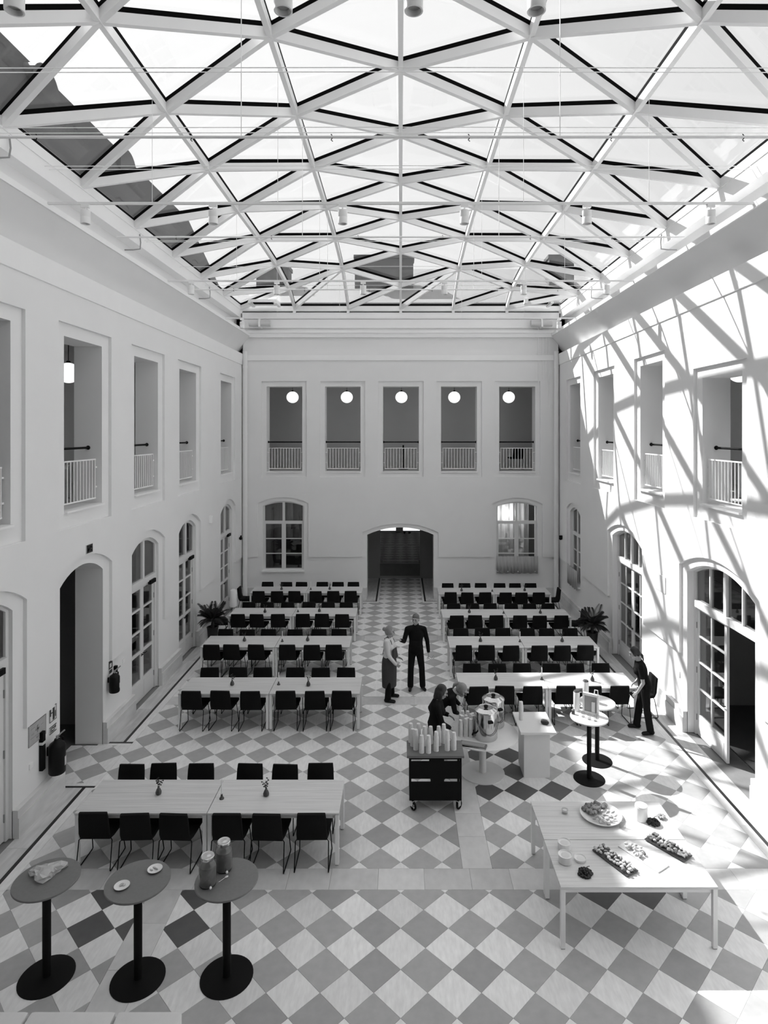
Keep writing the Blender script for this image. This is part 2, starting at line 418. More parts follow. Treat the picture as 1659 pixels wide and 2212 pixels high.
# ------------------------------------------------------------------ walls: a base layer with the openings, a raised skin with wider cut-outs
def arch(x0, x1, z0, zs, za, n=12):
    c, hw, rise = (x0 + x1) / 2, (x1 - x0) / 2, za - zs
    R = (hw * hw + rise * rise) / (2 * rise); cz = za - R; a0 = math.asin(hw / R)
    pts = [(x0, z0)]
    for i in range(n + 1):
        a = -a0 + 2 * a0 * i / n; pts.append((c + R * math.sin(a), cz + R * math.cos(a)))
    return pts + [(x1, z0)]
def rect(x0, x1, z0, z1): return [(x0, z0), (x0, z1), (x1, z1), (x1, z0)]
TOPZ, DADO, SKIN = 10.0, 1.53, 0.06
def make_wall(name, loc, rotz, x0, x1, rects, arches, rrec, arec, ztop=TOPZ, zskin=8.55, label=None):
    """rects/arches: openings; rrec/arec: recess outlines in the skin. local x along the wall, y into the wall"""
    root = struct(name, loc, rotz, label)
    outline = [(x0, 0)]
    for a in sorted(arches): outline += a if a[0][1] <= 0.001 else []
    outline += [(x1, 0), (x1, ztop), (x0, ztop)]
    holes = [r for r in rects] + [a for a in arches if a[0][1] > 0.001]
    b = MB().panel([outline] + holes, THK - SKIN); b.xf(Matrix.Translation((0, SKIN, 0))); b.build('wall_base', 'plaster', root)
    sk = [(x0, DADO)]
    for a in sorted(arec): sk += a
    sk += [(x1, DADO), (x1, zskin), (x0, zskin)]
    MB().panel([sk] + rrec, SKIN + 0.002).build('raised_plaster', 'plaster', root)
    return root
def upper_wall(sx, nm):
    prof_x('wall_upper_' + nm, [(WX + .3, 9.66), (WX + .65, 9.66), (WX + .65, 10.3), (WX + .3, 10.3)], YF, YB + .3, sx, 'plaster')['kind'] = 'structure'
LU = [(5.05, 6.4), (7.9, 9.25), (10.72, 12.08), (13.55, 14.87), (16.31, 17.64), (20.07, 21.32)]
LA = [(5.0, 6.45), (7.85, 9.30), (10.59, 12.12), (13.43, 14.90), (16.28, 17.62), (20.05, 21.40)]
wl = make_wall('wall_left', (-WX, 0, 0), PI / 2, YF, YB + 0.6,
    [rect(a, b, 4.71, 7.75) for a, b in LU], [arch(a, b, 0, 3.42, 3.67) for a, b in LA],
    [rect(a - .27, b + .27, 4.42, 7.97) for a, b in LU], [arch(a - .26, b + .26, DADO, 3.52, 3.84) for a, b in LA], ztop=8.86, label='pale plastered left wall')
RU = [(10.57, 11.96, 7.13), (13.78, 15.06, 7.68), (16.97, 18.27, 7.68), (20.1, 21.3, 7.68)]
RA = [(10.18, 12.6, 0, 3.27, 3.58), (14.97, 17.05, 0, 3.26, 3.52), (20.1, 21.3, 1.05, 3.36, 3.56)]
wr = make_wall('wall_right', (WX, 0, 0), -PI / 2, -YB - 0.6, -YF,
    [rect(-b, -a, 4.71, t) for a, b, t in RU], [arch(-b, -a, z0, zs, za) for a, b, z0, zs, za in RA],
    [rect(-b - .25, -a + .25, 4.42, t + .2) for a, b, t in RU],
    [arch(-b - .23, -a + .23, DADO, zs + .1, za + .15) for a, b, z0, zs, za in RA], ztop=8.86, label='sunlit plastered right wall')
BU = [(-4.89, -3.59), (-2.76, -1.465), (-0.648, 0.665), (1.473, 2.784), (3.595, 4.908)]
BA = [(-5.03, -3.53, 1.03, 3.38, 3.56), (-1.23, 1.205, 0, 2.33, 2.60), (3.49, 4.99, 1.03, 3.36, 3.54)]
wb = make_wall('wall_back', (0, YB, 0), 0, -WX, WX,
    [rect(a, b, 4.635, 7.74) for a, b in BU], [arch(*a) for a in BA],
    [rect(a - .17, b + .17, 4.44, 7.93) for a, b in BU], [arch(a[0] - .17, a[1] + .17, DADO, a[3] + .1, a[4] + .15) for a in BA],
    zskin=8.68, ztop=10.44, label='plastered back wall with five upper openings')
tag(MB().box(-WX - .6, WX + .6, YF - .5, YF, 0, 10.6).build('wall_front', 'plaster'), 'plain wall behind the viewer', None, None, 'structure')

# skirting boards
def skirting(root_name, loc, rotz, spans, h=0.42):
    r = struct(root_name, loc, rotz)
    for a, b in spans:
        mb = MB().box(a, b, -0.035, SKIN + .01, 0, h * 0.72); mb.box(a, b, -0.02, SKIN + .01, h * 0.72, h)
        mb.build('skirting_board', 'skirting', r)
def gaps(x0, x1, ar):
    res = []; c = x0
    for a, b in sorted(ar):
        if a > c: res.append((c, a))
        c = b
    res.append((c, x1)); return res
skirting('baseboard_left', (-WX, 0, 0), PI / 2, gaps(YF, YB, LA))
skirting('baseboard_right', (WX, 0, 0), -PI / 2, gaps(-YB, -YF, [(-b, -a) for a, b, z0, *_ in RA if z0 == 0]))
skirting('baseboard_back', (0, YB, 0), 0, gaps(-WX, WX, [(-1.23, 1.205)]))

# cornice: fascia band, inward-leaning cove, ledge, recess
def prof_x(name, prof, y0, y1, sx, m):
    """extrude a profile of (x, z) along Y; sx = -1 for the left wall"""
    n = len(prof); vs = [(sx * p[0], y0, p[1]) for p in prof] + [(sx * p[0], y1, p[1]) for p in prof]
    fs = [(i, (i + 1) % n, n + (i + 1) % n, n + i) for i in range(n)] + [tuple(range(n - 1, -1, -1)), tuple(range(n, 2 * n))]
    mb = MB().add(vs, fs); o = mb.build(name, m)
    bm = bmesh.new(); bm.from_mesh(o.data); bmesh.ops.recalc_face_normals(bm, faces=bm.faces); bm.to_mesh(o.data); bm.free()
    return o
k = 1
for sx, nm in ((-1, 'left'), (1, 'right')):
    t = struct('trim_%d' % k, label='cornice of the %s wall' % nm); k += 1
    prof_x('fascia_band', [(WX + .02, 8.50), (WX - .025, 8.515), (WX - .05, 8.90), (WX + .65, 8.93), (WX + .65, 8.86), (WX + .02, 8.86)], YF, YB + .3, sx, 'trim').parent = t
    prof_x('cove', [(WX + .65, 8.90), (WX + .33, 8.90), (5.50, 9.56), (WX + .65, 9.56)], YF, YB + .3, sx, 'plaster').parent = t
    prof_x('ledge', [(WX + .65, 9.56), (5.47, 9.56), (5.47, 9.66), (WX + .65, 9.66)], YF, YB + .3, sx, 'trim').parent = t
    prof_x('pipe_tray', [(5.68, 9.68), (5.76, 9.68), (5.76, 9.76), (5.68, 9.76)], YF, YB - .6, sx, 'steel').parent = t
upper_wall(-1, 'left'); upper_wall(1, 'right')
t = struct('trim_3', label='cornice of the back wall')
MB().box(-WX, WX, YB - .05, YB + .1, 8.68, 8.87).build('fascia_band', 'trim', t)
MB().box(-5.55, 5.55, YB - .10, YB + .1, 9.67, 9.77).build('ledge', 'trim', t)
MB().box(-5.55, 5.55, YB - .05, YB + .1, 9.52, 9.67).build('ledge_moulding', 'trim', t)
MB().box(-5.75, 5.75, YB - .03, YB + .1, 9.86, 10.17).build('frieze', 'trim', t)
MB().box(-5.75, 5.75, YB - .06, YB + .1, 10.18, 10.40).build('frieze', 'trim', t)

# ------------------------------------------------------------------ galleries and rooms around the courtyard
def sbox(name, x0, x1, y0, y1, z0, z1, m):
    return tag(MB().box(x0, x1, y0, y1, z0, z1).build(name, m), None, None, None, 'structure')
XO, YO = 9.4, 26.0
for nm, x0, x1, y0, y1 in (('left', -XO, -WX - THK, YF, YO), ('right', WX + THK, XO, YF, YO), ('back', -WX - THK, WX + THK, YB + THK, YO)):
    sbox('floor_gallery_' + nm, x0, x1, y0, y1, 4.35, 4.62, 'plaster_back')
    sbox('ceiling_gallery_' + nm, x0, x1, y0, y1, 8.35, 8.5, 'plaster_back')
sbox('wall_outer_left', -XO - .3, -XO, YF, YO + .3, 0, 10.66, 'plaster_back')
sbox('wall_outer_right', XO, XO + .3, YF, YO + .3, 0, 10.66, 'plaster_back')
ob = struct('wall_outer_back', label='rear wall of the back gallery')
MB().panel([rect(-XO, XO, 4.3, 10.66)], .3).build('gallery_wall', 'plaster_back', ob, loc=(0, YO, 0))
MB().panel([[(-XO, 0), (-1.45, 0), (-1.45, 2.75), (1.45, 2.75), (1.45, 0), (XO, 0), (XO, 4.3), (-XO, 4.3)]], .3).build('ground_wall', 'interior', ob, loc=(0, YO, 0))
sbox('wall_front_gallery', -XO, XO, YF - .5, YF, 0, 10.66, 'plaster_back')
# gallery door behind the middle opening
d = struct('door_9', (0.05, YO - .03, 4.62), label='plain panelled door in the back gallery')
MB().box(-.86, .86, -.03, .03, 0, 2.75).build('door_frame', 'plaster_back', d)
for sx in (-1, 1):
    for z0, z1 in ((.15, 1.0), (1.12, 2.55)):
        MB().box(sx * .42 - .33, sx * .42 + .33, -.05, -.02, z0, z1).build('door_panel', 'plaster_back', d)
# ground-floor rooms stay dim
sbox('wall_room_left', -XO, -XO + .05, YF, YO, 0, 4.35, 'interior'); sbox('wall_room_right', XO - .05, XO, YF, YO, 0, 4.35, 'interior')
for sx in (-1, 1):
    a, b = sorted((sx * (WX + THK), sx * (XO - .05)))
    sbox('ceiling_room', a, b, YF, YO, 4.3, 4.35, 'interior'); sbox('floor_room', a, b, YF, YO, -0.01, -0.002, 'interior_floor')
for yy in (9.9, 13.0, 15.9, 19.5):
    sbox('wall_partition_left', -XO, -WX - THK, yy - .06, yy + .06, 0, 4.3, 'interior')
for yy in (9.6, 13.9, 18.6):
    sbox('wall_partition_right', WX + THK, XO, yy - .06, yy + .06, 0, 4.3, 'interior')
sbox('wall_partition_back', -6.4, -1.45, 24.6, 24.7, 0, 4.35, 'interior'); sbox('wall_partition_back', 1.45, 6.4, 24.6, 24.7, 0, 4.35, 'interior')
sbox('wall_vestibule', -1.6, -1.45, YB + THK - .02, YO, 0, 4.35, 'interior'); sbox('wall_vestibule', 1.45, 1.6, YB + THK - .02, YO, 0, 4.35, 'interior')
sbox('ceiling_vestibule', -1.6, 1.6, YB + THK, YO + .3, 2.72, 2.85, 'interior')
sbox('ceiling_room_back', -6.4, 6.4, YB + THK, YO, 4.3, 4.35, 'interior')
# glazed screen at the end of the passage, with its low panel and two panes over the transom that emit in place of daylight outside
d = struct('door_8', (0, 25.85, 0), label='glazed screen closing the passage')
MB().panel([rect(-1.45, 1.45, 0, 2.72), rect(-.86, .80, .62, 1.93), rect(-.84, -.2, 1.97, 2.1), rect(.1, .80, 1.97, 2.1)], .06).build('screen_frame', 'interior', d)
MB().box(-.86, .80, -.02, 0, .1, .60).build('kick_panel', 'chimney', d)
MB().box(-.86, .80, .02, .035, .62, 1.93).build('pane', 'winglass', d)
for a, b in ((-.84, -.2), (.1, .80)): MB().box(a, b, .02, .035, 1.97, 2.1).build('pane', 'glazeglow', d)
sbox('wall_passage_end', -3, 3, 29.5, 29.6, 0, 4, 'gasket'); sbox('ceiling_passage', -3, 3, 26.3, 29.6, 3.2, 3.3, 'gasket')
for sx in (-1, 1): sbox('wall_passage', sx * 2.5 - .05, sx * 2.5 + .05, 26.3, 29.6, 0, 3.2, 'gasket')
for sx in (-1, 1):      # door leaves folded back against the passage walls
    dl = struct('door_%d' % (6 if sx < 0 else 7), (sx * 1.32, 23.35, 0), 0, 'dark door leaf folded against the passage wall')
    MB().box(-.03, .03, 0, 1.3, 0.02, 2.25).build('door_leaf', 'interior', dl)
    for z0, z1 in ((.15, .8), (.95, 2.1)): MB().box(-.045 * 1, .045, .15, 1.15, z0, z1).build('door_panel', 'interior', dl)

# ------------------------------------------------------------------ glazed doors and windows
def ring(x0, x1, z0, zs, za, t, extra=()):
    outer = arch(x0, x1, z0, zs, za); inner = arch(x0 + t, x1 - t, z0 + (t if z0 > 0.01 else 0), zs, za - t)
    return outer, inner
def arch_z(x, x0, x1, zs, za):
    c, hw, rise = (x0 + x1) / 2, (x1 - x0) / 2, za - zs
    R = (hw * hw + rise * rise) / (2 * rise); return za - R + math.sqrt(max(R * R - (x - c) ** 2, 0))
def sub_arch(x0, x1, z0, X0, X1, zs, za, n=6):      # a pane under the arch, between x0 and x1
    return [(x0, z0)] + [(x0 + (x1 - x0) * i / n, arch_z(x0 + (x1 - x0) * i / n, X0, X1, zs, za)) for i in range(n + 1)] + [(x1, z0)]
def glazed_door(name, loc, rotz, w_, zs, za, cols, rows, ztr, label, setback=0.24, open_leaf=None, closer=True):
    r = struct(name, loc, rotz, label); h = w_ / 2; t = 0.07
    fr = MB()
    # frame: ring, central mullion in the fanlight, transom
    o_ = arch(-h, h, 0, zs, za); i_ = arch(-h + t, h - t, 0, zs, za - t)
    lp = o_ + i_[::-1]
    fr.panel([lp], .09)
    fr.box(-h + t, h - t, -.035, .09, ztr, ztr + .13); fr.box(-.05, .05, -.01, .09, ztr + .13, arch_z(0, -h + t, h - t, zs, za - t))
    fx = [-h + t + (h - t) * 2 * i / (2 * cols) for i in range(2 * cols + 1)]
    for q in fx[1:-1]:
        if abs(q) > .02: fr.box(q - .018, q + .018, 0, .06, ztr + .13, arch_z(q, -h + t, h - t, zs, za - t))
    fr.xf(Matrix.Translation((0, setback, 0))); fr.build('door_frame', 'door', r)
    for i in range(2 * cols):
        p = sub_arch(fx[i], fx[i + 1], ztr + .13, -h + t, h - t, zs, za - t)
        MB().panel([p], .008).xf(Matrix.Translation((0, setback + .035, 0))).build('pane', 'winglass', r)
    lw = h - t
    for s in (-1, 1):
        st = .085; loops = [rect(0, lw, 0.01, ztr)]; panes = []
        cw = (lw - 2 * st - (cols - 1) * .03) / cols
        for (z0, z1) in rows:
            for c_ in range(cols):
                a = st + c_ * (cw + .03); loops.append(rect(a, a + cw, z0, z1)); panes.append((a, a + cw, z0, z1))
        leaf = MB().panel(loops, .05)
        ang = 0
        if open_leaf == s: ang = -s * math.radians(82)
        hinge = (s * lw, setback + .03, 0)
        # leaf geometry runs from its hinge (x=0) towards the middle
        lf = leaf.xf(Matrix.Scale(-s, 4, (1, 0, 0)))
        if -s < 0: lf.f = [f[::-1] for f in lf.f]
        L = lf.build('door_leaf', 'door', r, loc=hinge, rotz=ang)
        for a, b, z0, z1 in panes:
            a2, b2 = sorted((-s * a, -s * b)); MB().box(a2, b2, .02, .03, z0, z1).build('pane', 'winglass', L)
        if rows[0][0] > .3: a2, b2 = sorted((-s * .1, -s * (lw - .1))); MB().box(a2, b2, -.008, .01, .08, rows[0][0] - .08).build('kick_panel', 'door', L)
        a2 = -s * (lw - .045)
        MB().tube([(a2, 0, 1.04), (a2, -.05, 1.04), (a2 + s * .11, -.05, 1.04)], .010).build('handle', 'blackmetal', L)
        for hz in (.35, 1.3, 2.2): MB().box(-s * .0 - .012, .012, -.02, .0, hz - .06, hz + .06).build('hinge', 'grey', L)
    if closer: MB().box(h - t - .42, h - t - .12, setback - .08, setback - .01, ztr - .07, ztr + .02).build('door_closer', 'blackmetal', r)
    return r
LROWS = [(.48, 1.06), (1.13, 1.56), (1.60, 2.06), (2.10, 2.53)]
for i, (a, b) in enumerate(LA):
    if i in (0, 2): continue
    glazed_door('door_%d' % (i if i < 2 else i), (-WX, (a + b) / 2, 0), PI / 2, b - a, 3.42, 3.67, 1, LROWS, 2.62,
        'white arched double glass door, %s' % {1: 'leftmost beside the evacuation plan', 3: 'behind the dark fire extinguisher', 4: 'behind the left palm', 5: 'nearest the left back corner'}[i], setback=.12)
RROWS = [(.42, .93), (.96, 1.46), (1.49, 1.98), (2.01, 2.52)]
glazed_door('door_10', (WX, 11.39, 0), -PI / 2, 2.42, 3.27, 3.58, 2, RROWS, 2.58, 'wide arched glass door with one leaf standing open', setback=.2, open_leaf=1, closer=False)
glazed_door('door_11', (WX, 16.01, 0), -PI / 2, 2.08, 3.26, 3.52, 2, RROWS, 2.58, 'wide arched glass door behind the right palm', setback=.2, closer=False)

def glazed_window(name, loc, rotz, w_, z0, zs, za, ztr, rows, label, setback=.15):
    r = struct(name, loc, rotz, label); h = w_ / 2; t = .06
    fr = MB().panel([arch(-h, h, z0, zs, za)[::1], arch(-h + t, h - t, z0 + t, zs, za - t)], .07)
    zt = arch_z(0, -h + t, h - t, zs, za - t)
    fr.box(-.045, .045, -.01, .07, z0 + t, zt); fr.box(-h + t, h - t, -.02, .07, ztr, ztr + .11)
    panes = []
    for s in (-1, 1):
        a, b = sorted((s * .045, s * (h - t)))
        panes.append(sub_arch(a, b, ztr + .11, -h + t, h - t, zs, za - t))
        for k_ in range(rows):
            q0 = z0 + t + (ztr - z0 - t) * k_ / rows; q1 = z0 + t + (ztr - z0 - t) * (k_ + 1) / rows
            panes.append(rect(a, b, q0, q1))
            if k_: fr.box(a, b, 0, .05, q0 - .014, q0 + .014)
        for a_, b_ in ((a, a + .03), (b - .03, b)): fr.box(a_, b_, -.005, .05, z0 + t, ztr)
    fr.xf(Matrix.Translation((0, setback, 0))); fr.build('window_frame', 'door', r)
    for p in panes: MB().panel([p], .006).xf(Matrix.Translation((0, setback + .03, 0))).build('pane', 'winglass', r)
    MB().box(-h - .02, h + .02, -.025, setback + .05, z0 - .045, z0 + .005).build('window_sill', 'trim', r)
    return r
W1 = glazed_window('window_1', (-4.28, YB, 0), 0, 1.5, 1.03, 3.38, 3.56, 2.72, 3, 'arched white window at the left of the back wall')
W2 = glazed_window('window_2', (4.24, YB, 0), 0, 1.5, 1.03, 3.36, 3.54, 2.72, 3, 'arched white window with cafe curtain, right of the back wall')
W3 = glazed_window('window_3', (WX, 20.7, 0), -PI / 2, 1.2, 1.05, 3.36, 3.56, 2.6, 3, 'arched white window at the back of the right wall')
def curtain(label, loc, rotz, wd, h_):
    mb = MB(); n = 40; vs = []; fs = []
    for i in range(n + 1):
        x = -wd / 2 + wd * i / n; y = .02 * math.sin(i * 1.9) + .012 * math.sin(i * .7)
        vs += [(x, y, h_), (x, y * 1.3, .012 * math.sin(i * 1.1))]
    for i in range(n): fs.append((2 * i, 2 * i + 1, 2 * i + 3, 2 * i + 2))
    mb.add(vs, fs); o = mb.build('curtain', 'curtain', None, True, loc, rotz); tag(o, label, 'curtain', 'short curtains')
    sm = o.modifiers.new('thick', 'SOLIDIFY'); sm.thickness = .006
curtain('short gathered curtain under the right window of the back wall', (4.24, YB - .05, 0.95), 0, 1.5, .62)
curtain('short gathered curtain under the window of the right wall', (WX - .05, 20.7, 0.95), -PI / 2, 1.15, .62)
# roller blind with curved bottom behind the left window, drapes and an added fill light behind the right one
bl = MB().panel([[(-.72, 3.6), (.72, 3.6), (.72, 2.42)] + [(.72 - 1.44 * i / 10, 2.42 + .17 * math.sin(PI * i / 10)) for i in range(1, 10)] + [(-.72, 2.42)]], .02).build('window_blind', 'curtain', None, loc=(-4.28, YB + .32, 0))
tag(bl, 'grey blind with curved lower edge behind the left back window', 'blind')
dr = MB(); vs = []; fs = []
for i in range(61):
    x = -1.0 + 1.55 * i / 60; y = .05 * math.sin(i * .8) + .03 * math.sin(i * .31); vs += [(x, y, 4.3), (x, y, 0.0)]
for i in range(60): fs.append((2 * i, 2 * i + 1, 2 * i + 3, 2 * i + 2))
o = dr.add(vs, fs).build('window_drape', 'whitecloth', None, True, (4.3, YB + 1.0, 0)); tag(o, 'pale drape hanging behind the right window of the back wall', 'curtain')
pl = bpy.data.lights.new('window_fill_light', 'POINT'); pl.energy = 16; pl.shadow_soft_size = .15  # added to brighten the panes of the right window, no real lamp
po = bpy.data.objects.new('window_fill_light', pl); COL.objects.link(po); po.location = (4.0, YB + .78, 3.0)

# ------------------------------------------------------------------ the glass roof
ceiling = struct('ceiling', label='vaulted roof of triangular glass panes on white steel')
def lin(tab, y):
    if y <= tab[0][0]: return tab[0][1]
    for (a, va), (b, vb) in zip(tab, tab[1:]):
        if y <= b: return va + (vb - va) * (y - a) / (b - a)
    return tab[-1][1]
TAB = {0: [(11.7, 5.53), (13.82, 5.49), (15.94, 5.40), (18.05, 5.16), (20.15, 4.67), (21.2, 4.15)],
       1: [(10.65, 5.377), (12.77, 5.357), (14.88, 5.307), (17.0, 5.203), (19.1, 4.946), (21.2, 4.15)],
       2: [(11.7, 4.89), (13.82, 4.866), (15.94, 4.86), (18.05, 4.795), (20.15, 4.565), (21.2, 4.15)],
       3: [(0, 4.15), (22, 4.15)]}
KR = 1.065
TAB = {k_: [(a * KR, b * KR) for a, b in v] for k_, v in TAB.items()}
XL = [0, 1.79 * KR, 3.62 * KR, 5.45 * KR]; BAY = 2.115 * KR; YE = 21.2 * KR
odd = [YE - BAY * q for q in range(11)][::-1]; even = [YE - BAY / 2 - BAY * q for q in range(10)][::-1]
def line_nodes(i):
    a = abs(i); ys = list(odd) if a in (1, 3) else [odd[0]] + list(even) + [YE]
    s = 1 if i >= 0 else -1
    return [Vector((s * XL[a], y, EYE + lin(TAB[a], y))) for y in ys]
LN = {i: line_nodes(i) for i in range(-3, 4)}
edges = set(); pane_tris = []
def key(v): return (round(v.x, 3), round(v.y, 3), round(v.z, 3))
def edge(a, b): edges.add(tuple(sorted((key(a), key(b)))))
for i in range(-3, 4):
    for a, b in zip(LN[i], LN[i][1:]):
        if abs(i) < 3: edge(a, b)
for i in range(-3, 3):
    A, B = LN[i], LN[i + 1]; p = q = 0
    if i > -10: edge(A[0], B[0])
    while p < len(A) - 1 or q < len(B) - 1:
        na = A[p + 1].y if p < len(A) - 1 else 1e9; nb = B[q + 1].y if q < len(B) - 1 else 1e9
        if na <= nb:
            pane_tris.append((A[p], B[q], A[p + 1])); p += 1
        else:
            pane_tris.append((A[p], B[q], B[q + 1])); q += 1
        if not (A[p].y > YE - .01 and B[q].y > YE - .01): edge(A[p], B[q])
BW, BH, GH = 0.078, 0.15, 0.075
def beam(a, b):
    a, b = Vector(a), Vector(b); d = (b - a).normalized(); sd = d.cross(Vector((0, 0, 1))).normalized(); up = sd.cross(d).normalized()
    def bx(w_, z0, z1, sh):
        vs = []
        for p, e in ((a, -1), (b, 1)):
            for s_, z in ((-1, z0), (1, z0), (1, z1), (-1, z1)): vs.append(p - d * e * sh + sd * s_ * w_ / 2 + up * z)
        return vs, [(0, 1, 2, 3), (7, 6, 5, 4), (0, 4, 5, 1), (1, 5, 6, 2), (2, 6, 7, 3), (3, 7, 4, 0)]
    o = MB().add(*bx(BW, 0, BH, 0.0)).build('beam', 'steel', ceiling)
    MB().add(*bx(BW * 0.9, BH, BH + GH, 0.03)).build('gasket', 'gasket', o)
for a, b in sorted(edges): beam(a, b)
GL = BH + GH + .004
for a, b, c in pane_tris:
    n_ = (b - a).cross(c - a)
    if n_.z > 0: tri = [a, b, c]
    else: tri = [a, c, b]
    ct = (a + b + c) / 3
    vs = [p + Vector((0, 0, GL)) for p in tri]
    MB().add([v - ct for v in vs] + [v - ct + Vector((0, 0, .012)) for v in vs], [(2, 1, 0), (3, 4, 5), (0, 1, 4, 3), (1, 2, 5, 4), (2, 0, 3, 5)]).build('pane', 'roofglass', ceiling, loc=ct)
# perimeter beams with their black strip
for sx in (-1, 1):
    prof_x('perimeter_beam', [(5.80, 10.22), (6.2, 10.22), (6.2, 10.69), (5.80, 10.69)], YF, YB + .3, sx, 'steel').parent = ceiling
    prof_x('perimeter_ledge', [(5.785, 10.51), (5.81, 10.51), (5.81, 10.54), (5.785, 10.54)], YF, YE, sx, 'steel').parent = ceiling
    prof_x('gasket', [(5.806, 10.69), (5.86, 10.69), (5.86, 10.745), (5.806, 10.745)], odd[0], YE, sx, 'gasket').parent = ceiling
MB().box(-5.9, 5.9, YE, YE + .3, 10.48, 10.66).build('perimeter_beam', 'steel', ceiling)
MB().box(-5.75, 5.75, YE + .005, YE + .1, 10.66, 10.735).build('gasket', 'gasket', ceiling)
for x in XL[1:]:
    for s_ in (-1, 1): MB().box(s_ * x - .05, s_ * x + .05, YE - .06, YE + .1, 10.38, 10.49).build('bracket', 'steel', ceiling)
MB().box(-.05, .05, YE - .06, YE + .1, 10.38, 10.49).build('bracket', 'steel', ceiling)
sl = struct('roof_slab', label='flat roof around the glass vault')
for x0, x1, y0, y1 in ((-11, -5.86, YF, 27), (5.86, 11, YF, 27), (-5.86, 5.86, YE + .1, 27), (-5.86, 5.86, YF - .3, odd[0])):
    MB().box(x0, x1, y0, y1, 10.66, 10.8).build('slab', 'zinc', sl)
# ================================================================== fittings of the building
# railings and hand rails of the upper openings
def make_railing(wd):
    t = thing('balcony_railing', 'x', 'railing')
    h0, h1 = 0.09, 0.86
    MB().box(-wd / 2, wd / 2, -.012, .012, h1 - .025, h1).build('top_rail', 'whitemetal', t)
    MB().box(-wd / 2, wd / 2, -.012, .012, h0, h0 + .025).build('bottom_rail', 'whitemetal', t)
    n = 12; bar = MB().tube([(0, 0, h0 + .02), (0, 0, h1 - .02)], .011, 6).mesh('bar', M['whitemetal'])
    for i in range(n): place(bar, 'bar', t, (-wd / 2 + .012 + (wd - .024) * i / (n - 1), 0, 0))
    for s in (-1, 1):
        for z in (.3, .68): MB().box(min(s * wd / 2, s * (wd / 2 + .05)), max(s * wd / 2, s * (wd / 2 + .05)), -.01, .01, z, z + .03).build('wall_bracket', 'whitemetal', t)
    MB().box(-wd / 2 - .06, wd / 2 + .06, -.16, .3, -.035, .0).build('sill', 'trim', t)
    return freeze(t)
def make_handrail(wd):
    t = thing('handrail', 'x', 'handrail')
    MB().tube([(-wd / 2, 0, 0), (wd / 2, 0, 0)], .022, 8).build('tube', 'blackmetal', t, True)
    for s in (-1, 1): MB().ell((s * (wd / 2 - .012), 0, 0), (.03, .042, .042)).build('end_ball', 'blackmetal', t, True)
    return freeze(t)
PLACE = []
for i, (a, b) in enumerate(LU):
    if i: PLACE.append(((-WX, (a + b) / 2, 4.715), PI / 2, b - a, '%s upper opening of the left wall from the front' % ORD[i - 1]))
for i, (a, b, tz) in enumerate(RU): PLACE.append(((WX, (a + b) / 2, 4.715), -PI / 2, b - a, '%s upper opening of the right wall from the front' % ORD[i]))
for i, (a, b) in enumerate(BU): PLACE.append((((a + b) / 2, YB, 4.64), 0, b - a, '%s upper opening from the left in the back wall' % ORD[i]))
for loc, rz, wd, lb in PLACE:
    r_ = make_railing(wd - .12); off = Matrix.Rotation(rz, 3, 'Z') @ Vector((0, .16, 0))
    r_.location = Vector(loc) + off; r_.rotation_euler = (0, 0, rz); r_['label'] = 'white bar railing, ' + lb; r_['group'] = 'railings of the upper openings'
    h_ = make_handrail(wd - .005); off = Matrix.Rotation(rz, 3, 'Z') @ Vector((0, .32, 0))
    h_.location = Vector(loc) + off + Vector((0, 0, 1.07)); h_.rotation_euler = (0, 0, rz); h_['label'] = 'black tube handrail, ' + lb; h_['group'] = 'handrails of the upper openings'

# globe lamps of the galleries
def make_globe():
    t = thing('globe_lamp', 'x', 'lamp', group='globe lamps of the gallery')
    MB().ell((0, 0, 0), (.235, .235, .225), None, 24, 16).build('globe', 'lamp', t, True)
    MB().tube([(0, 0, .2), (0, 0, .68)], .008).build('cord', 'blackmetal', t)
    MB().lathe([(.04, .22), (.05, .24), (.03, .27)], 12).build('cap', 'blackmetal', t, True)
    MB().lathe([(.05, .66), (.06, .69), (.06, .7)], 12).build('ceiling_rose', 'blackmetal', t)
    return freeze(t)
G0 = make_globe(); first = True
GLOBES = [((x, 24.34, 7.46 + .18), 'white globe lamp, %s from the left in the back gallery' % ORD[i]) for i, x in enumerate((-4.235, -2.11, .03, 2.10, 4.235))]
GLOBES += [((-7.38, 13.8, 7.64), 'white globe lamp half hidden in the left gallery'), ((7.42, 13.6, 7.64), 'white globe lamp half hidden in the right gallery')]
for (p, lb) in GLOBES:
    p = (p[0], p[1], 7.40 if p[1] < 20 else 7.44)
    if first: G0.location = p; G0['label'] = lb; first = False; g_ = G0
    else: g_ = dup(G0, p, 0, lb)
    for c in [c for c in g_.children if c.name.startswith(('cord', 'ceiling_rose'))]:
        if c.name.startswith('cord'): c.scale = (1, 1, (8.35 - p[2]) / .69 )
        else: c.location = (0, 0, 8.35 - p[2] - .7)

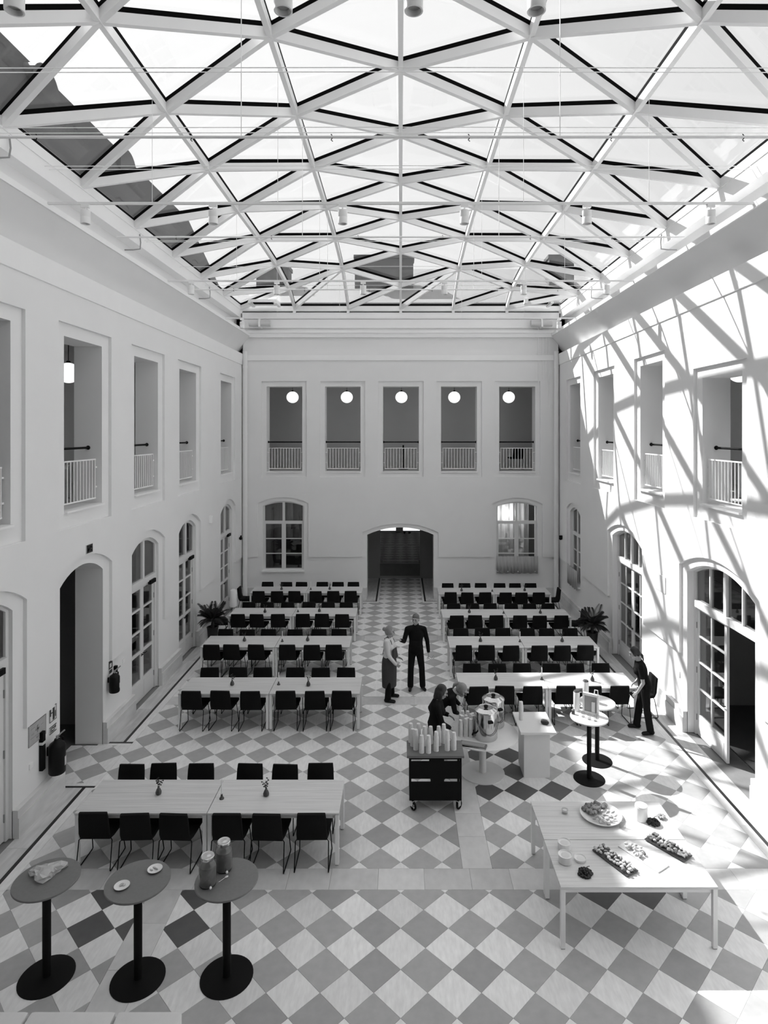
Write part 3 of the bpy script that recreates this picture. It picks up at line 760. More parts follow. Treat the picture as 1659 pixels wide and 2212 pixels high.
# lighting rails with spot lights, plain rails with hooks, tie cables under the vault
def make_spot():
    t = thing('spotlight', 'x', 'spotlight', group='white spotlights on the lighting rails')
    MB().box(-.06, .06, -.03, .03, -.05, 0).build('adapter', 'whitemetal', t)
    MB().tube([(0, 0, -.05), (0, 0, -.09)], .012).build('stem', 'whitemetal', t)
    MB().lathe([(.055, -.09), (.072, -.095), (.072, -.19), (.07, -.195), (.07, -.2), (.072, -.205), (.072, -.30), (.06, -.30), (.055, -.24), (0.001, -.24)], 18).build('head', 'whitemetal', t, True)
    MB().lathe([(.001, -.262), (.05, -.26)], 14, caps=False).build('lens', 'grey', t)
    return freeze(t)
S0 = make_spot(); used = False
RAILS = [(4.76, 'above the viewer', (-2.96, -.9, .1, 1.04), 9.62), (9.64, 'front', (-4.89, -2.91, -.9, .99, 2.89, 4.81), 9.62),
         (14.6, 'middle', (-4.92, -2.91, -.88, 1.03, 2.89, 4.84), 9.62), (19.4, 'back', (-4.95, 4.95), 9.62)]
for y, lb, xs, z in RAILS:
    r_ = thing('lighting_rail', 'slim white lighting rail, %s of the rails carrying spotlights' % lb if lb != 'above the viewer' else 'slim white lighting rail at the top edge with spotlights', 'rail', (0, y, z), group='lighting rails under the vault')
    MB().box(-5.5, 5.5, -.02, .02, 0, .035).build('track', 'whitemetal', r_)
    for x in (-XL[2], -XL[1], XL[1], XL[2]): MB().tube([(x, 0, .03), (x, 0, EYE + lin(TAB[1 if abs(x) < 2 else 2], y) - z + .03)], .004, 5).build('suspension_wire', 'whitemetal', r_)
    for i, x in enumerate(xs):
        L_ = 'white spotlight, %s from the left on the %s lighting rail' % (ORD[i], {'above the viewer': 'topmost'}.get(lb, lb))
        if not used: S0.location = (x, y, z); S0['label'] = L_; used = True
        else: dup(S0, (x, y, z), 0, L_)
for y, lb, z in ((7.43, 'front', 9.62), (12.05, 'middle', 9.87), (16.2, 'back', 9.8)):
    r_ = thing('hanging_rail', 'plain white rail with black hooks, %s of three under the vault' % lb, 'rail', (0, y, z), group='plain rails under the vault')
    MB().tube([(-5.5, 0, 0), (5.5, 0, 0)], .018, 8).build('track', 'whitemetal', r_)
    for x in (-4.35, -2.5, -.82, .82, 2.52, 4.1):
        MB().tube([(x - .012, 0, .035), (x + .012, -.01, .0), (x - .012, 0, -.035), (x + .008, 0, -.05)], .006, 5).build('hook', 'blackmetal', r_)
    for x in (-XL[1], XL[1]): MB().tube([(x, 0, 0), (x, 0, EYE + lin(TAB[1], y) - z + .03)], .006, 5).build('suspension_wire', 'whitemetal', r_)
for i, y in enumerate((7.39, 7.48, 8.84, 9.0, 10.12, 10.25, 11.72, 11.82, 14.06, 14.16, 16.3, 18.4)):
    o = MB().tube([(-5.8, y, 10.42), (0, y, 10.43), (5.8, y, 10.42)], .006, 5).build('tie_cable', 'whitemetal'); tag(o, 'thin white tie cable stretched across under the glass vault', 'cable', 'tie cables under the vault')

# rain pipes in the corners, conduits, ducts
for sx, nm in ((-1, 'left'), (1, 'right')):
    t = thing('downpipe', 'white downpipe in the %s back corner' % nm, 'pipe', (sx * 5.63, YB - .12, 0), group='downpipes in the back corners')
    MB().tube([(0, 0, 0), (0, 0, 9.0)], .085, 14).build('pipe', 'plaster', t, True)
    for z in (.9, 3.4, 6.0, 8.4): MB().lathe([(.095, z), (.095, z + .06)], 14).build('collar', 'plaster', t)
    MB().box(sx * .098, sx * .118, -.02, .02, 1.0, 8.6).build('cable', 'blackmetal', t) if False else None
    t = thing('air_duct', 'round grey duct end at the %s top of the back wall' % nm, 'duct', (sx * 5.05, YB - .3, 9.98), group='duct ends')
    MB().tube([(-.38, 0, 0), (.38, 0, 0)], .12, 16).build('pipe', 'plaster_back', t, True)
    MB().box(-.03, .03, -.14, .3, -.14, .14).build('strap', 'trim', t)
    t = thing('smoke_hatch', 'white hatch with a black slot at the %s back corner of the vault' % nm, 'hatch', (sx * 4.85, 22.1, 10.64))
    MB().box(-.5, .5, -.3, .38, 0, .1).build('panel', 'steel', t); MB().box(-.34, .34, -.26, -.05, -.03, .0).build('slot', 'gasket', t)
    for s2 in (-1, 1): MB().box(s2 * .46 - .05, s2 * .46 + .05, -.34, .38, -.05, .02).build('frame_bar', 'steel', t)
t = thing('conduit_bundle', 'thin white conduits running down the right of the back wall', 'conduit', (0, YB - .03, 0))
for x, z0, z1 in ((5.0, 7.78, 9.9), (5.16, 8.0, 9.75), (5.28, 7.8, 9.75), (5.38, 6.9, 9.8)):
    MB().tube([(x, 0, z0), (x, 0, z1)], .012, 6).build('conduit', 'trim', t)
for z in (8.9, 9.75): MB().box(4.95, 5.42, -.015, .015, z, z + .02).build('clip', 'trim', t)
for (x, y, z, rz, lb) in ((-WX + .03, 18.7, 3.45, PI / 2, 'small white alarm sounder between the last two left arches'),):
    o = MB().rbox(-.06, .06, -.05, .05, -.11, .11, .02).build('alarm_sounder', 'trim', None, loc=(x, y, z), rotz=rz); tag(o, lb, 'alarm')
for sx, nm in ((-1, 'left'), (1, 'right')):
    t = thing('security_camera', 'small black camera on the wall in the %s back corner' % nm, 'camera', (sx * (WX - .06), 22.1, 2.3))
    MB().ell((0, 0, 0), (.06, .06, .06)).build('dome', 'blackmetal', t, True); MB().box(-.03 - .02 * sx, .03 + .03 * sx if sx > 0 else .03, -.03, .03, .03, .1).build('bracket', 'blackmetal', t)
    for y, k_ in ((8.6, 'front'), (12.9, 'middle'), (17.6, 'back')):
        o = MB().tube([(0, 0, .18), (-sx * .02, 0, 0), (-sx * .03, -.05, -.16), (sx * .1, -.12, -.2), (sx * .3, -.12, -.2)], .014, 6).build('cable_whip', 'grey', None, loc=(sx * 5.77, y * 1.065, 10.28))
        tag(o, 'bent grey cable hanging from the %s perimeter beam, %s one' % (nm, k_), 'cable')

# ------------------------------------------------------------------ wall fittings on the left
def extinguisher(loc, rz, label, r=.085, h=.52):
    t = thing('fire_extinguisher', label, 'extinguisher', loc, rz)
    MB().lathe([(r * .9, 0), (r, .02), (r, h * .78), (r * .85, h * .86), (r * .4, h * .94), (r * .3, h)], 20).build('cylinder', 'extinguisher', t, True)
    MB().tube([(0, 0, h), (0, 0, h + .05)], .022).build('valve', 'grey', t)
    MB().tube([(-.01, -.02, h + .05), (.05, -.1, h + .12)], .012).build('lever', 'grey', t)
    MB().tube([(.02, 0, h + .03), (r * .9, -.03, h * .95), (r * 1.15, -.03, h * .6), (r * 1.12, -.03, h * .3)], .013).build('hose', 'blackmetal', t, True)
    mb = MB(); n = 10; vs = []; fs = []
    for i in range(n + 1):
        a = math.radians(-95 + 110 * i / n); vs += [((r + .002) * math.cos(a), (r + .002) * math.sin(a), h * .22), ((r + .002) * math.cos(a), (r + .002) * math.sin(a), h * .48)]
    for i in range(n): fs.append((2 * i, 2 * i + 2, 2 * i + 3, 2 * i + 1))
    mb.add(vs, fs).build('paper_label', 'sign', t)
    MB().box(-.02, .02, r - .01, r + .03, h * .5, h * .75).build('wall_hook', 'blackmetal', t)
    return t
extinguisher((-WX - SKIN + .17, 10.2, .50), PI / 2, 'large dark fire extinguisher hanging beside the dark doorway', .13, .56)
extinguisher((-WX - SKIN + .13, 12.33, .93), PI / 2, 'small dark fire extinguisher under a pictogram beyond the dark doorway', .1, .38)
o = thing('torch_holder', 'black wall-mounted torch holder left of the large extinguisher', 'torch holder', (-WX - SKIN + .03, 10.02, .64), PI / 2)
MB().rbox(-.045, .045, -.03, .03, 0, .42, .01).build('body', 'blackmetal', o); MB().rbox(-.045, .045, -.03, .03, .46, .62, .01).build('head', 'blackmetal', o); MB().box(-.05, .05, -.035, .03, .42, .46).build('band', 'sign', o)
o = thing('torch_holder', 'slim black wall-mounted holder beside the small extinguisher', 'torch holder', (-WX - SKIN + .03, 12.6, .93), PI / 2)
MB().rbox(-.035, .035, -.03, .03, 0, .26, .01).build('body', 'blackmetal', o); MB().rbox(-.035, .035, -.03, .03, .3, .42, .01).build('head', 'blackmetal', o)
def sign(loc, rz, wd, h_, label, shapes, name='wall_sign', cat='sign', backing='sign'):
    t = thing(name, label, cat, loc, rz)
    MB().box(-wd / 2, wd / 2, -.012, 0, -h_ / 2, h_ / 2).build('plate', backing, t)
    for m_, loops in shapes:
        mb = MB()
        for lp in loops: mb.panel([[(x * wd, z * h_) for x, z in lp]], .003)
        mb.xf(Matrix.Translation((0, -.0155, 0))); mb.build('pictogram', m_, t)
    return t
R_ = lambda a, b, c, d: [(a, c), (b, c), (b, d), (a, d)]
EXT = [('signdark', [R_(-.5, .5, -.5, -.46), R_(-.5, .5, .46, .5), R_(-.5, -.46, -.5, .5), R_(.46, .5, -.5, .5), R_(-.05, .22, -.42, .42), R_(-.3, -.05, .05, .12), R_(-.42, -.3, -.1, .35), R_(.3, .4, -.3, .1)])]
sign((-WX - SKIN, 10.36, 1.40), PI / 2, .2, .25, 'square extinguisher pictogram above the large extinguisher', EXT)
sign((-WX - SKIN, 10.36, 1.14), PI / 2, .2, .12, 'small lettered plate between pictogram and large extinguisher', [('signdark', [R_(-.5, .5, .38, .5), R_(-.5, .5, -.5, -.38), R_(-.42, -.36, -.3, .3), R_(-.28, -.2, -.3, .3), R_(-.14, .05, .1, .3), R_(-.14, .05, -.3, -.1), R_(.12, .2, -.3, .3), R_(.26, .42, .0, .3)])])
sign((-WX - SKIN, 9.92, 1.34), PI / 2, .47, .36, 'evacuation plan board on the wall beside the large extinguisher',
     [('signdark', [R_(-.44, .46, .4, .46)]), ('grey', [R_(-.5, .5, .48, .5), R_(-.5, .5, -.5, -.48), R_(-.5, -.49, -.5, .5), R_(.49, .5, -.5, .5), R_(-.4, .4, -.2, -.19), R_(-.1, .12, .0, .08), R_(-.02, .04, -.1, .2), R_(-.35, -.2, -.05, -.03), R_(.2, .34, .1, .12), R_(-.06, .06, -.34, -.28), R_(-.38, -.15, .2, .22)])], 'evacuation_plan', 'plan board', 'printed')
sign((-WX - SKIN, 12.42, 1.39), PI / 2, .15, .26, 'tall pictogram plate above the small extinguisher', [('signdark', [R_(-.5, .5, .3, .5), R_(-.5, -.3, -.05, .5), R_(.3, .5, -.05, .5), R_(-.5, .5, -.12, -.02), R_(-.4, .4, -.45, -.2)])])
sg = sign((-WX, 11.46, 3.94), PI / 2, .24, .17, 'small emergency exit sign above the dark doorway', [('signdark', [R_(-.46, .46, -.44, .44)]), ('sign', [R_(-.36, -.1, -.3, .1), R_(-.02, .1, -.3, .3), R_(.16, .36, .05, .2), R_(.2, .4, -.3, -.15), R_(-.3, -.18, .18, .34)])])
for (y, z) in ((13.0, 1.3), (9.75, .85)):
    o = MB().rbox(-.045, .045, -.02, .01, -.045, .045, .008).build('socket_plate', 'trim', None, loc=(-WX - SKIN, y, z), rotz=PI / 2); tag(o, 'white switch plate on the left wall %s' % ('near the small extinguisher' if y > 12 else 'below the evacuation plan'), 'switch')
o = thing('notice_board', 'pale square panel on the sunlit wall between the wide doors', 'panel', (WX, 13.75, 2.75), -PI / 2); MB().box(-.28, .28, -.015, 0, -.18, .18).build('plate', 'plaster_back', o)
for y, z in ((12.95, 1.05), (9.75, 1.1)):
    o = MB().rbox(-.04, .04, -.02, .01, -.06, .06, .008).build('socket_plate', 'trim', None, loc=(WX + SKIN, y, z), rotz=-PI / 2); tag(o, 'white switch plate on the right wall %s' % ('between the wide doors' if y > 12 else 'near the open door'), 'switch')

# ------------------------------------------------------------------ roofs outside, seen through the glass
ro = thing('neighbour_roof', 'dark slate roof of the wing beyond the left edge of the vault', 'roof', (-6.7, 0, 10.78))
def quadthick(mb, a, b, c, d, th):
    n_ = (Vector(b) - Vector(a)).cross(Vector(d) - Vector(a)).normalized() * th
    P4 = [Vector(p) for p in (a, b, c, d)]; mb.add([p for p in P4] + [p - n_ for p in P4], [(0, 1, 2, 3), (7, 6, 5, 4), (0, 4, 5, 1), (1, 5, 6, 2), (2, 6, 7, 3), (3, 7, 4, 0)])
mb = MB(); quadthick(mb, (0, -2, 0), (0, 24, 0), (-1.6, 24, 3.42), (-1.6, -2, 3.42), -.12); mb.build('slope', 'slate', ro)
for i in range(26):
    a = i / 26.0
    MB().box(-1.6 * a + .0, -1.6 * a + .035, -2, 24, 3.42 * a - .02, 3.42 * a + .07).build('slate_course', ('slate', 'slate2', 'gasket', 'slate')[i % 4], ro)
MB().box(-1.75, -1.5, -2, 24, 3.36, 3.5).build('ridge', 'slate2', ro)
for i, (y, lb) in enumerate(((6.3, 'nearest'), (9.4, 'second'), (12.6, 'third'), (16.4, 'farthest'))):
    t = thing('dormer', 'rounded lead-grey dormer on the slate roof, %s one' % lb, 'dormer', (-7.75, y * 1.08, 11.9), group='dormers on the slate roof')
    MB().panel([arch(-.5, .5, 0, 1.5, 2.2, 10)], 1.3).xf(Matrix.Rotation(PI / 2, 4, 'Z')).build('body', 'slate2', t)
    MB().box(.0, .03, -.36, .36, .35, 1.5).build('window_pane', 'signdark', t)
br = thing('zinc_roof', 'pale standing-seam roof beyond the back edge of the vault', 'roof', (0, 0, 0))
mb = MB(); quadthick(mb, (-8, 24.2, 10.82), (8, 24.2, 10.82), (8, 31, 14.1), (-8, 31, 14.1), -.1); mb.build('slope', 'zinc', br)
for i in range(22):
    x = -7.7 + i * .73; mb = MB(); mb.tube([(x, 24.2, 10.86), (x, 31, 14.14)], .035, 4); mb.build('seam', 'zinc', br)
for (x0, x1, y, z1, lb) in ((-2.0, .55, 27.5, 13.75, 'wide dark chimney block above the middle of the back roof'), (6.6, 7.7, 28.0, 13.9, 'small dark chimney block above the right of the back roof'), (-6.3, -4.9, 27.5, 13.3, 'dark chimney block above the left of the back roof')):
    t = thing('chimney', lb, 'chimney', ((x0 + x1) / 2, y, 11.4)); hw = (x1 - x0) / 2
    MB().box(-hw, hw, -.4, .4, 0, z1 - 11.4).build('stack', 'chimney', t); MB().box(-hw - .05, hw + .05, -.45, .45, z1 - 11.5, z1 - 11.35).build('coping', 'slate2', t)

# ================================================================== furniture
def make_chair():
    t = thing('dining_chair', 'x', 'chair')
    # local: the sitter looks along +Y; the backrest is at -Y
    def pad(prof, hw0, hw1, th):      # profile of (y, z) running along the pad, with half width at both ends
        n = len(prof); mb = MB(); vs = []; fs = []
        for i, (y, z) in enumerate(prof):
            a = prof[min(i + 1, n - 1)]; b = prof[max(i - 1, 0)]; d = Vector((a[0] - b[0], a[1] - b[1])).normalized(); nn = Vector((-d.y, d.x))
            u = i / (n - 1); hw = hw0 + (hw1 - hw0) * u; e = 0.97 if i in (0, n - 1) else 1.0
            for x, k_ in ((-hw * e, .5), (-hw * .96 * e, 1), (hw * .96 * e, 1), (hw * e, .5)): vs.append((x, y + nn.x * th / 2 * k_ * e, z + nn.y * th / 2 * k_ * e))
            for x, k_ in ((hw * e, .5), (hw * .96 * e, 1), (-hw * .96 * e, 1), (-hw * e, .5)): vs.append((x, y - nn.x * th / 2 * k_ * e, z - nn.y * th / 2 * k_ * e))
        for i in range(n - 1):
            for k_ in range(8): fs.append((i * 8 + k_, i * 8 + (k_ + 1) % 8, (i + 1) * 8 + (k_ + 1) % 8, (i + 1) * 8 + k_))
        fs.append(tuple(range(7, -1, -1))); fs.append(tuple((n - 1) * 8 + k_ for k_ in range(8)))
        return mb.add(vs, fs)
    pad([(-.205, .450), (-.1, .44), (.05, .44), (.2, .45), (.25, .447)], .22, .245, .065).build('seat', 'black', t, True, ang=60)
    pad([(-.2, .435), (-.235, .52), (-.25, .64), (-.262, .74), (-.275, .825)], .215, .2, .045).build('backrest', 'black', t, True, ang=60)
    for s in (-1, 1):
        x0, x1 = s * .19, s * .235
        MB().tube([(x0, -.17, .43), (x1 - s * .005, -.2, .40), (x1, -.275, .02), (x1, -.262, .009), (x1, .2, .009), (x1, .215, .02), (x1 - s * .02, .13, .41), (x0, .1, .43)], .0075, 6).build('sled_leg', 'blackmetal', t, True)
    for y in (-.12, .1): MB().tube([(-.2, y, .418), (.2, y, .418)], .008, 5).build('cross_bar', 'blackmetal', t)
    return freeze(t)
CH0 = make_chair(); ch_used = False
def chair(x, y, rz, label, group):
    global ch_used
    if not ch_used:
        ch_used = True; CH0.location = (x, y, 0); CH0.rotation_euler = (0, 0, rz); CH0['label'] = label; CH0['group'] = group; return CH0
    return dup(CH0, (x, y, 0), rz, label, group)

TZ = 0.74
def make_table(wd, dp):
    t = thing('long_table', 'x', 'table')
    MB().rbox(-wd / 2, wd / 2, -dp / 2, dp / 2, TZ - .03, TZ, .005).build('table_top', 'wood', t)
    ap = MB()
    for s in (-1, 1): ap.box(-wd / 2 + .06, wd / 2 - .06, s * (dp / 2 - .05) - .012, s * (dp / 2 - .05) + .012, TZ - .09, TZ - .031); ap.box(s * (wd / 2 - .05) - .012, s * (wd / 2 - .05) + .012, -dp / 2 + .06, dp / 2 - .06, TZ - .09, TZ - .031)
    ap.build('apron', 'whitemetal', t)
    leg = MB().rbox(-.027, .027, -.027, .027, .012, TZ - .031, .004).mesh('leg', M['whitemetal']); foot = MB().box(-.022, .022, -.022, .022, 0, .012).mesh('foot', M['grey'])
    for sx in (-1, 1):
        for sy in (-1, 1):
            l_ = place(leg, 'leg', t, (sx * (wd / 2 - .03), sy * (dp / 2 - .03), 0)); place(foot, 'foot', l_)
    return freeze(t)
TW, TD = 1.852, 0.845
T0 = make_table(TW, TD); t_used = False
def table(x, y, label, group, rz=0.0):
    global t_used
    if not t_used:
        t_used = True; T0.location = (x, y, 0); T0.rotation_euler = (0, 0, rz); T0['label'] = label; T0['group'] = group; return T0
    return dup(T0, (x, y, 0), rz, label, group)

def make_vase():
    t = thing('bud_vase', 'x', 'vase')
    MB().lathe([(.028, 0), (.042, .012), (.044, .04), (.03, .075), (.014, .1), (.016, .115)], 14).build('glass_body', 'vase', t, True)
    for k_ in range(3):
        a = k_ * 2.3; mb = MB(); tip = (.05 * math.cos(a), .05 * math.sin(a), .2 + .02 * k_); mb.tube([(0, 0, .08), (tip[0] * .4, tip[1] * .4, .15), tip], .003, 4)
        for q in range(5):
            f = .35 + q * .16; p = Vector((tip[0] * f, tip[1] * f, .1 + (tip[2] - .1) * f)); mb.ell(p + Vector((.014 * (-1) ** q, .008, 0)), (.014, .006, .01), None, 6, 4)
        mb.build('sprig', 'leaf', t)
    return freeze(t)
def make_candle():
    t = thing('candlestick', 'x', 'candle')
    MB().lathe([(.035, 0), (.035, .012), (.02, .03), (.014, .06), (.016, .07)], 14).build('holder', 'vase', t, True)
    MB().lathe([(.0105, .06), (.0105, .26), (.006, .268)], 10).build('wax', 'candle', t, True)
    MB().tube([(0, 0, .262), (0, 0, .28)], .0015, 4).build('wick', 'blackmetal', t)
    return freeze(t)
V0, K0 = make_vase(), make_candle(); vk = {'v': False, 'k': False}
def deco(kind, x, y, label, group):
    root = V0 if kind == 'v' else K0
    if not vk[kind]:
        vk[kind] = True; root.location = (x, y, TZ); root['label'] = label; root['group'] = group
    else: dup(root, (x, y, TZ), random.uniform(0, 6), label, group)

CHB = .275      # the backrest's top lies this far behind the chair's origin
ROWS = [
 # side, row name, table X range, Y range, near chairs' X, near backrest Y, far chairs' X, far backrest Y
 ('left', 'nearest', (-4.58, -.865), (8.72, 9.565), (-4.27, -3.68, -3.12, -2.41, -1.84, -1.235), 8.60, (-4.31, -3.75, -3.16, -2.43, -1.84, -1.265), 9.86),
 ('left', 'second', (-4.57, -.82), (12.70, 13.54), (-4.29, -3.66, -3.06, -2.346, -1.753, -1.195), 12.66, (-4.25, -3.63, -3.07, -2.347, -1.78, -1.229), 13.87),
 ('left', 'third', (-5.0, -1.26), (15.45, 16.29), (-4.737, -4.185, -3.57, -2.826, -2.2, -1.659), 15.43, (-4.674, -4.09, -3.53, -2.845, -2.178, -1.65), 16.57),
 ('left', 'fourth', (-5.02, -1.3), (18.03, 18.88), (-4.73, -4.15, -3.555, -2.85, -2.27, -1.69), 18.02, (-4.76, -4.12, -3.5, -2.83, -2.25, -1.67), 19.22),
 ('left', 'farthest', (-5.05, -1.27), (20.62, 21.46), (-4.69, -4.09, -3.50, -2.81, -2.23, -1.66), 20.62, (-4.66, -4.0, -3.46, -2.74, -2.2, -1.65), 21.78),
 ('right', 'nearest', (1.24, 4.93), (12.95, 13.82), (1.604, 2.163, 2.73, 3.43, 3.95, 4.527), 12.92, (1.62, 2.196, 2.80, 3.407, 3.98, 4.546), 14.12),
 ('right', 'second', (1.22, 4.93), (15.41, 16.27), (1.556, 2.12, 2.71, 3.41, 3.99, 4.57), 15.45, (1.61, 2.197, 2.75, 3.37, 3.90, 4.53), 16.66),
 ('right', 'third', (1.21, 4.93), (17.89, 18.75), (1.60, 2.14, 2.73, 3.42, 3.98, 4.6), 17.92, (1.63, 2.2, 2.76, 3.38, 3.95, 4.53), 19.06),
 ('right', 'farthest', (1.21, 5.0), (20.45, 21.3), (1.64, 2.19, 2.76, 3.38, 3.96, 4.52), 20.45, (1.63, 2.21, 2.77, 3.4, 3.97, 4.51), 21.6),
]
for side, row, (xa, xb), (ya, yb), nx, ny, fx_, fy in ROWS:
    xm, ym = (xa + xb) / 2, (ya + yb) / 2
    halves = (('wall', xm - TW / 2 - .005), ('aisle', xm + TW / 2 + .005)) if side == 'left' else (('aisle', xm - TW / 2 - .005), ('wall', xm + TW / 2 + .005))
    for hn, x in halves: table(x, ym, 'pale wooden table on white legs, %s half of the %s %s row' % (hn, row, side), 'long tables in rows')
    order = lambda i: ORD[5 - i] if side == 'left' else ORD[i]
    legs_x = (xa + .03, xm - .035, xm + .035, xb - .03)
    def free(x):
        for lx in legs_x:
            if abs(x - lx) < .29: x = lx + math.copysign(.29, x - lx)
        return x
    nx = [free(x) for x in nx]; fx_ = [free(x) for x in fx_]
    for i, x in enumerate(nx):
        j = random.uniform(-.05, 0)
        rz = random.uniform(-.05, .05)
        chair(x, min(ny, ya - .08) + CHB + j, rz, 'black chair, %s from the aisle, near side of the %s %s table row' % (order(i), row, side), 'black chairs at the long tables')
    for i, x in enumerate(fx_):
        chair(x, max(fy, yb + .09) - CHB + random.uniform(-.02, .02), PI + random.uniform(-.05, .05), 'black chair, %s from the aisle, far side of the %s %s table row' % (order(i), row, side), 'black chairs at the long tables')
    g_ = 'table decorations'
    for i, fr in enumerate((.27, .53, .70) if side == 'left' else (.22, .49, .78)):
        x = xa + (xb - xa) * fr; y = ym + random.uniform(-.08, .04)
        kind = 'k' if i == 1 else 'v'
        lb = ('white candle in a dark holder on the %s %s table row' % (row, side)) if kind == 'k' else 'small dark vase with sprigs, %s half of the %s %s row' % (halves[0 if i == 0 else 1][0], row, side)
        deco(kind, x, y, lb, g_)
chair(-5.20, 21.04, -PI / 2, 'black chair at the wall end of the farthest left table row', 'black chairs at the long tables')
chair(-5.27, 18.455, -PI / 2, 'black chair at the wall end of the fourth left table row', 'black chairs at the long tables')
chair(5.05, 20.875, PI / 2, 'black chair at the wall end of the farthest right table row', 'black chairs at the long tables')
chair(5.12, 18.32, PI / 2 - .05, 'black chair at the wall end of the third right table row', 'black chairs at the long tables')
chair(5.2, 13.45, PI / 2, 'black chair at the wall end of the nearest right table row', 'black chairs at the long tables')
gc = chair(4.5, 24.3, .2, 'black chair standing in the back gallery behind the rightmost railing', 'gallery furniture'); gc.location.z = 4.62
gt = table(-7.75, 12.9, 'pale table in the left gallery behind the second railing', 'gallery furniture', PI / 2); gt.location.z = 4.62
gt = table(8.0, 13.0, 'pale table in the right gallery behind the nearest railing', 'gallery furniture', PI / 2); gt.location.z = 4.62
gp = thing('stanchion', 'thin dark post standing in the back gallery behind the middle railing', 'post', (.1, 24.2, 4.62))
MB().tube([(0, 0, .01), (0, 0, .95)], .03, 10).build('post', 'blackmetal', gp, True); MB().lathe([(.2, 0), (.2, .012), (.03, .03)], 20).build('base_plate', 'blackmetal', gp, True)
# the two buffet tables side by side
table(2.81, 7.73, 'pale wooden buffet table in front, carrying platters and bowls', 'buffet tables')
table(2.81, 8.585, 'pale wooden buffet table behind, carrying the large pastry dish', 'buffet tables')

# high round tables
def high_table(x, y, top, label, r=.345, br=.29, h_=1.10, group='high round tables', cr=.045):
    t = thing('high_table', label, 'table', (x, y, 0), group=group)
    MB().lathe([(r - .008, h_ - .026), (r, h_ - .02), (r, h_ - .004), (r - .004, h_)], 48).build('table_top', top, t, True)
    MB().lathe([(br, 0), (br, .008), (br - .02, .014), (.05, .02)], 40).build('base_plate', 'blackmetal', t, True)
    MB().lathe([(cr, .015), (cr, h_ - .03)], 18).build('column', 'blackmetal', t, True)
    MB().lathe([(.12, h_ - .04), (.12, h_ - .027)], 18).build('mounting_plate', 'blackmetal', t)
    return t
high_table(-3.96, 6.95, 'greytop', 'grey round high table on the left holding crumpled clear film')
high_table(-2.926, 6.92, 'greytop', 'grey round high table holding two small foil dishes')
high_table(-1.945, 6.95, 'greytop', 'grey round high table holding two large drink jars')
high_table(3.31, 10.91, 'whitetop', 'white round high table holding the menu stand', .325, .27, 1.09, cr=.04)
high_table(3.64, 11.51, 'whitetop', 'white round high table behind the one with the menu stand', .325, .27, 1.09, cr=.04)

# things on the grey high tables
def jar(x, y, label):
    t = thing('drink_jar', label, 'jar', (x, y, 1.10), group='large drink jars')
    MB().lathe([(.085, 0), (.095, .015), (.097, .2), (.088, .25), (.066, .275), (.066, .3)], 24).build('glass_body', 'jarglass', t, True)
    MB().lathe([(.08, .008), (.089, .02), (.091, .19), (.086, .215), (.001, .216)], 24).build('drink', 'juice', t, True)
    MB().lathe([(.072, .285), (.074, .29), (.074, .318), (.068, .324), (.03, .322), (.001, .326)], 24).build('lid', 'chrome', t, True)
    MB().tube([(0.05, -.075, .05), (.065, -.11, .05)], .012).build('tap', 'chrome', t); MB().ell((.068, -.122, .048), (.014, .014, .014)).build('tap_knob', 'trim', t, True)
jar(-2.13, 6.86, 'tall glass drink jar with metal lid, nearer one'); jar(-2.02, 7.10, 'tall glass drink jar with metal lid, farther one')
o = thing('teaspoon', 'small metal spoon lying beside the drink jars', 'spoon', (-1.98, 6.93, 1.103), .9)
MB().tube([(-.06, 0, .004), (.03, 0, .006)], .003, 5).build('stem', 'chrome', o); MB().ell((.045, 0, .006), (.022, .015, .006)).build('bowl', 'porcelain', o, True)
def foil(x, y, label):
    t = thing('foil_dish', label, 'dish', (x, y, 1.10), random.uniform(0, 3), 'small foil dishes')
    MB().lathe([(.03, 0), (.055, .004), (.078, .02), (.082, .021), (.076, .019), (.05, .007), (.001, .006)], 24).build('bowl', 'porcelain', t, True)
    for k_ in range(3): MB().ell((random.uniform(-.03, .03), random.uniform(-.03, .03), .014), (.025, .012, .008), None, 8, 5).build('snack', 'food', t, True)
foil(-3.06, 6.82, 'small white foil dish on the grey high table, nearer one'); foil(-2.80, 7.08, 'small white foil dish on the grey high table, farther one')
bm = bmesh.new(); bmesh.ops.create_icosphere(bm, subdivisions=3, radius=1)
for v in bm.verts:
    a = math.atan2(v.co.y, v.co.x); rr = .17 * (1 + .3 * math.sin(3 * a + .6) + random.uniform(-.12, .12))
    v.co = Vector((v.co.x * rr, v.co.y * rr * .75, max(.004, .03 + v.co.z * .06 + random.uniform(-.018, .018))))
mb = MB().addbm(bm); o = mb.build('plastic_film', 'plastic', None, loc=(-4.0, 7.02, 1.10), rotz=.5); tag(o, 'crumpled clear plastic film heaped on the left grey high table', 'plastic film')

# menu stand, canisters and glasses on the white high tables
t = thing('menu_stand', 'white framed menu display standing on the white high table', 'menu stand', (3.36, 11.0, 1.09), -.55)
MB().panel([rect(-.14, .14, .0, .36), rect(-.11, .11, .04, .32)], .05).build('frame', 'porcelain', t); MB().box(-.11, .11, .02, .035, .04, .32).build('card', 'grey', t)
MB().box(.02, .075, -.005, .02, .05, .22).build('printed_column', 'sign', t); MB().tube([(.06, .025, .36), (.07, .025, .44), (.12, .025, .44), (.125, .025, .36)], .009).build('carry_handle', 'porcelain', t)
for i, (x, y) in enumerate(((3.16, 11.16), (3.46, 11.62))):
    t = thing('tall_canister', 'tall white canister with dark lid, %s of the pair' % ('nearer' if i == 0 else 'farther'), 'canister', (x, y, 1.09), group='tall canisters')
    MB().lathe([(.055, 0), (.056, .01), (.056, .33), (.05, .34)], 20).build('body', 'porcelain', t, True); MB().lathe([(.052, .335), (.054, .345), (.04, .36), (.001, .362)], 20).build('lid', 'vase', t, True)
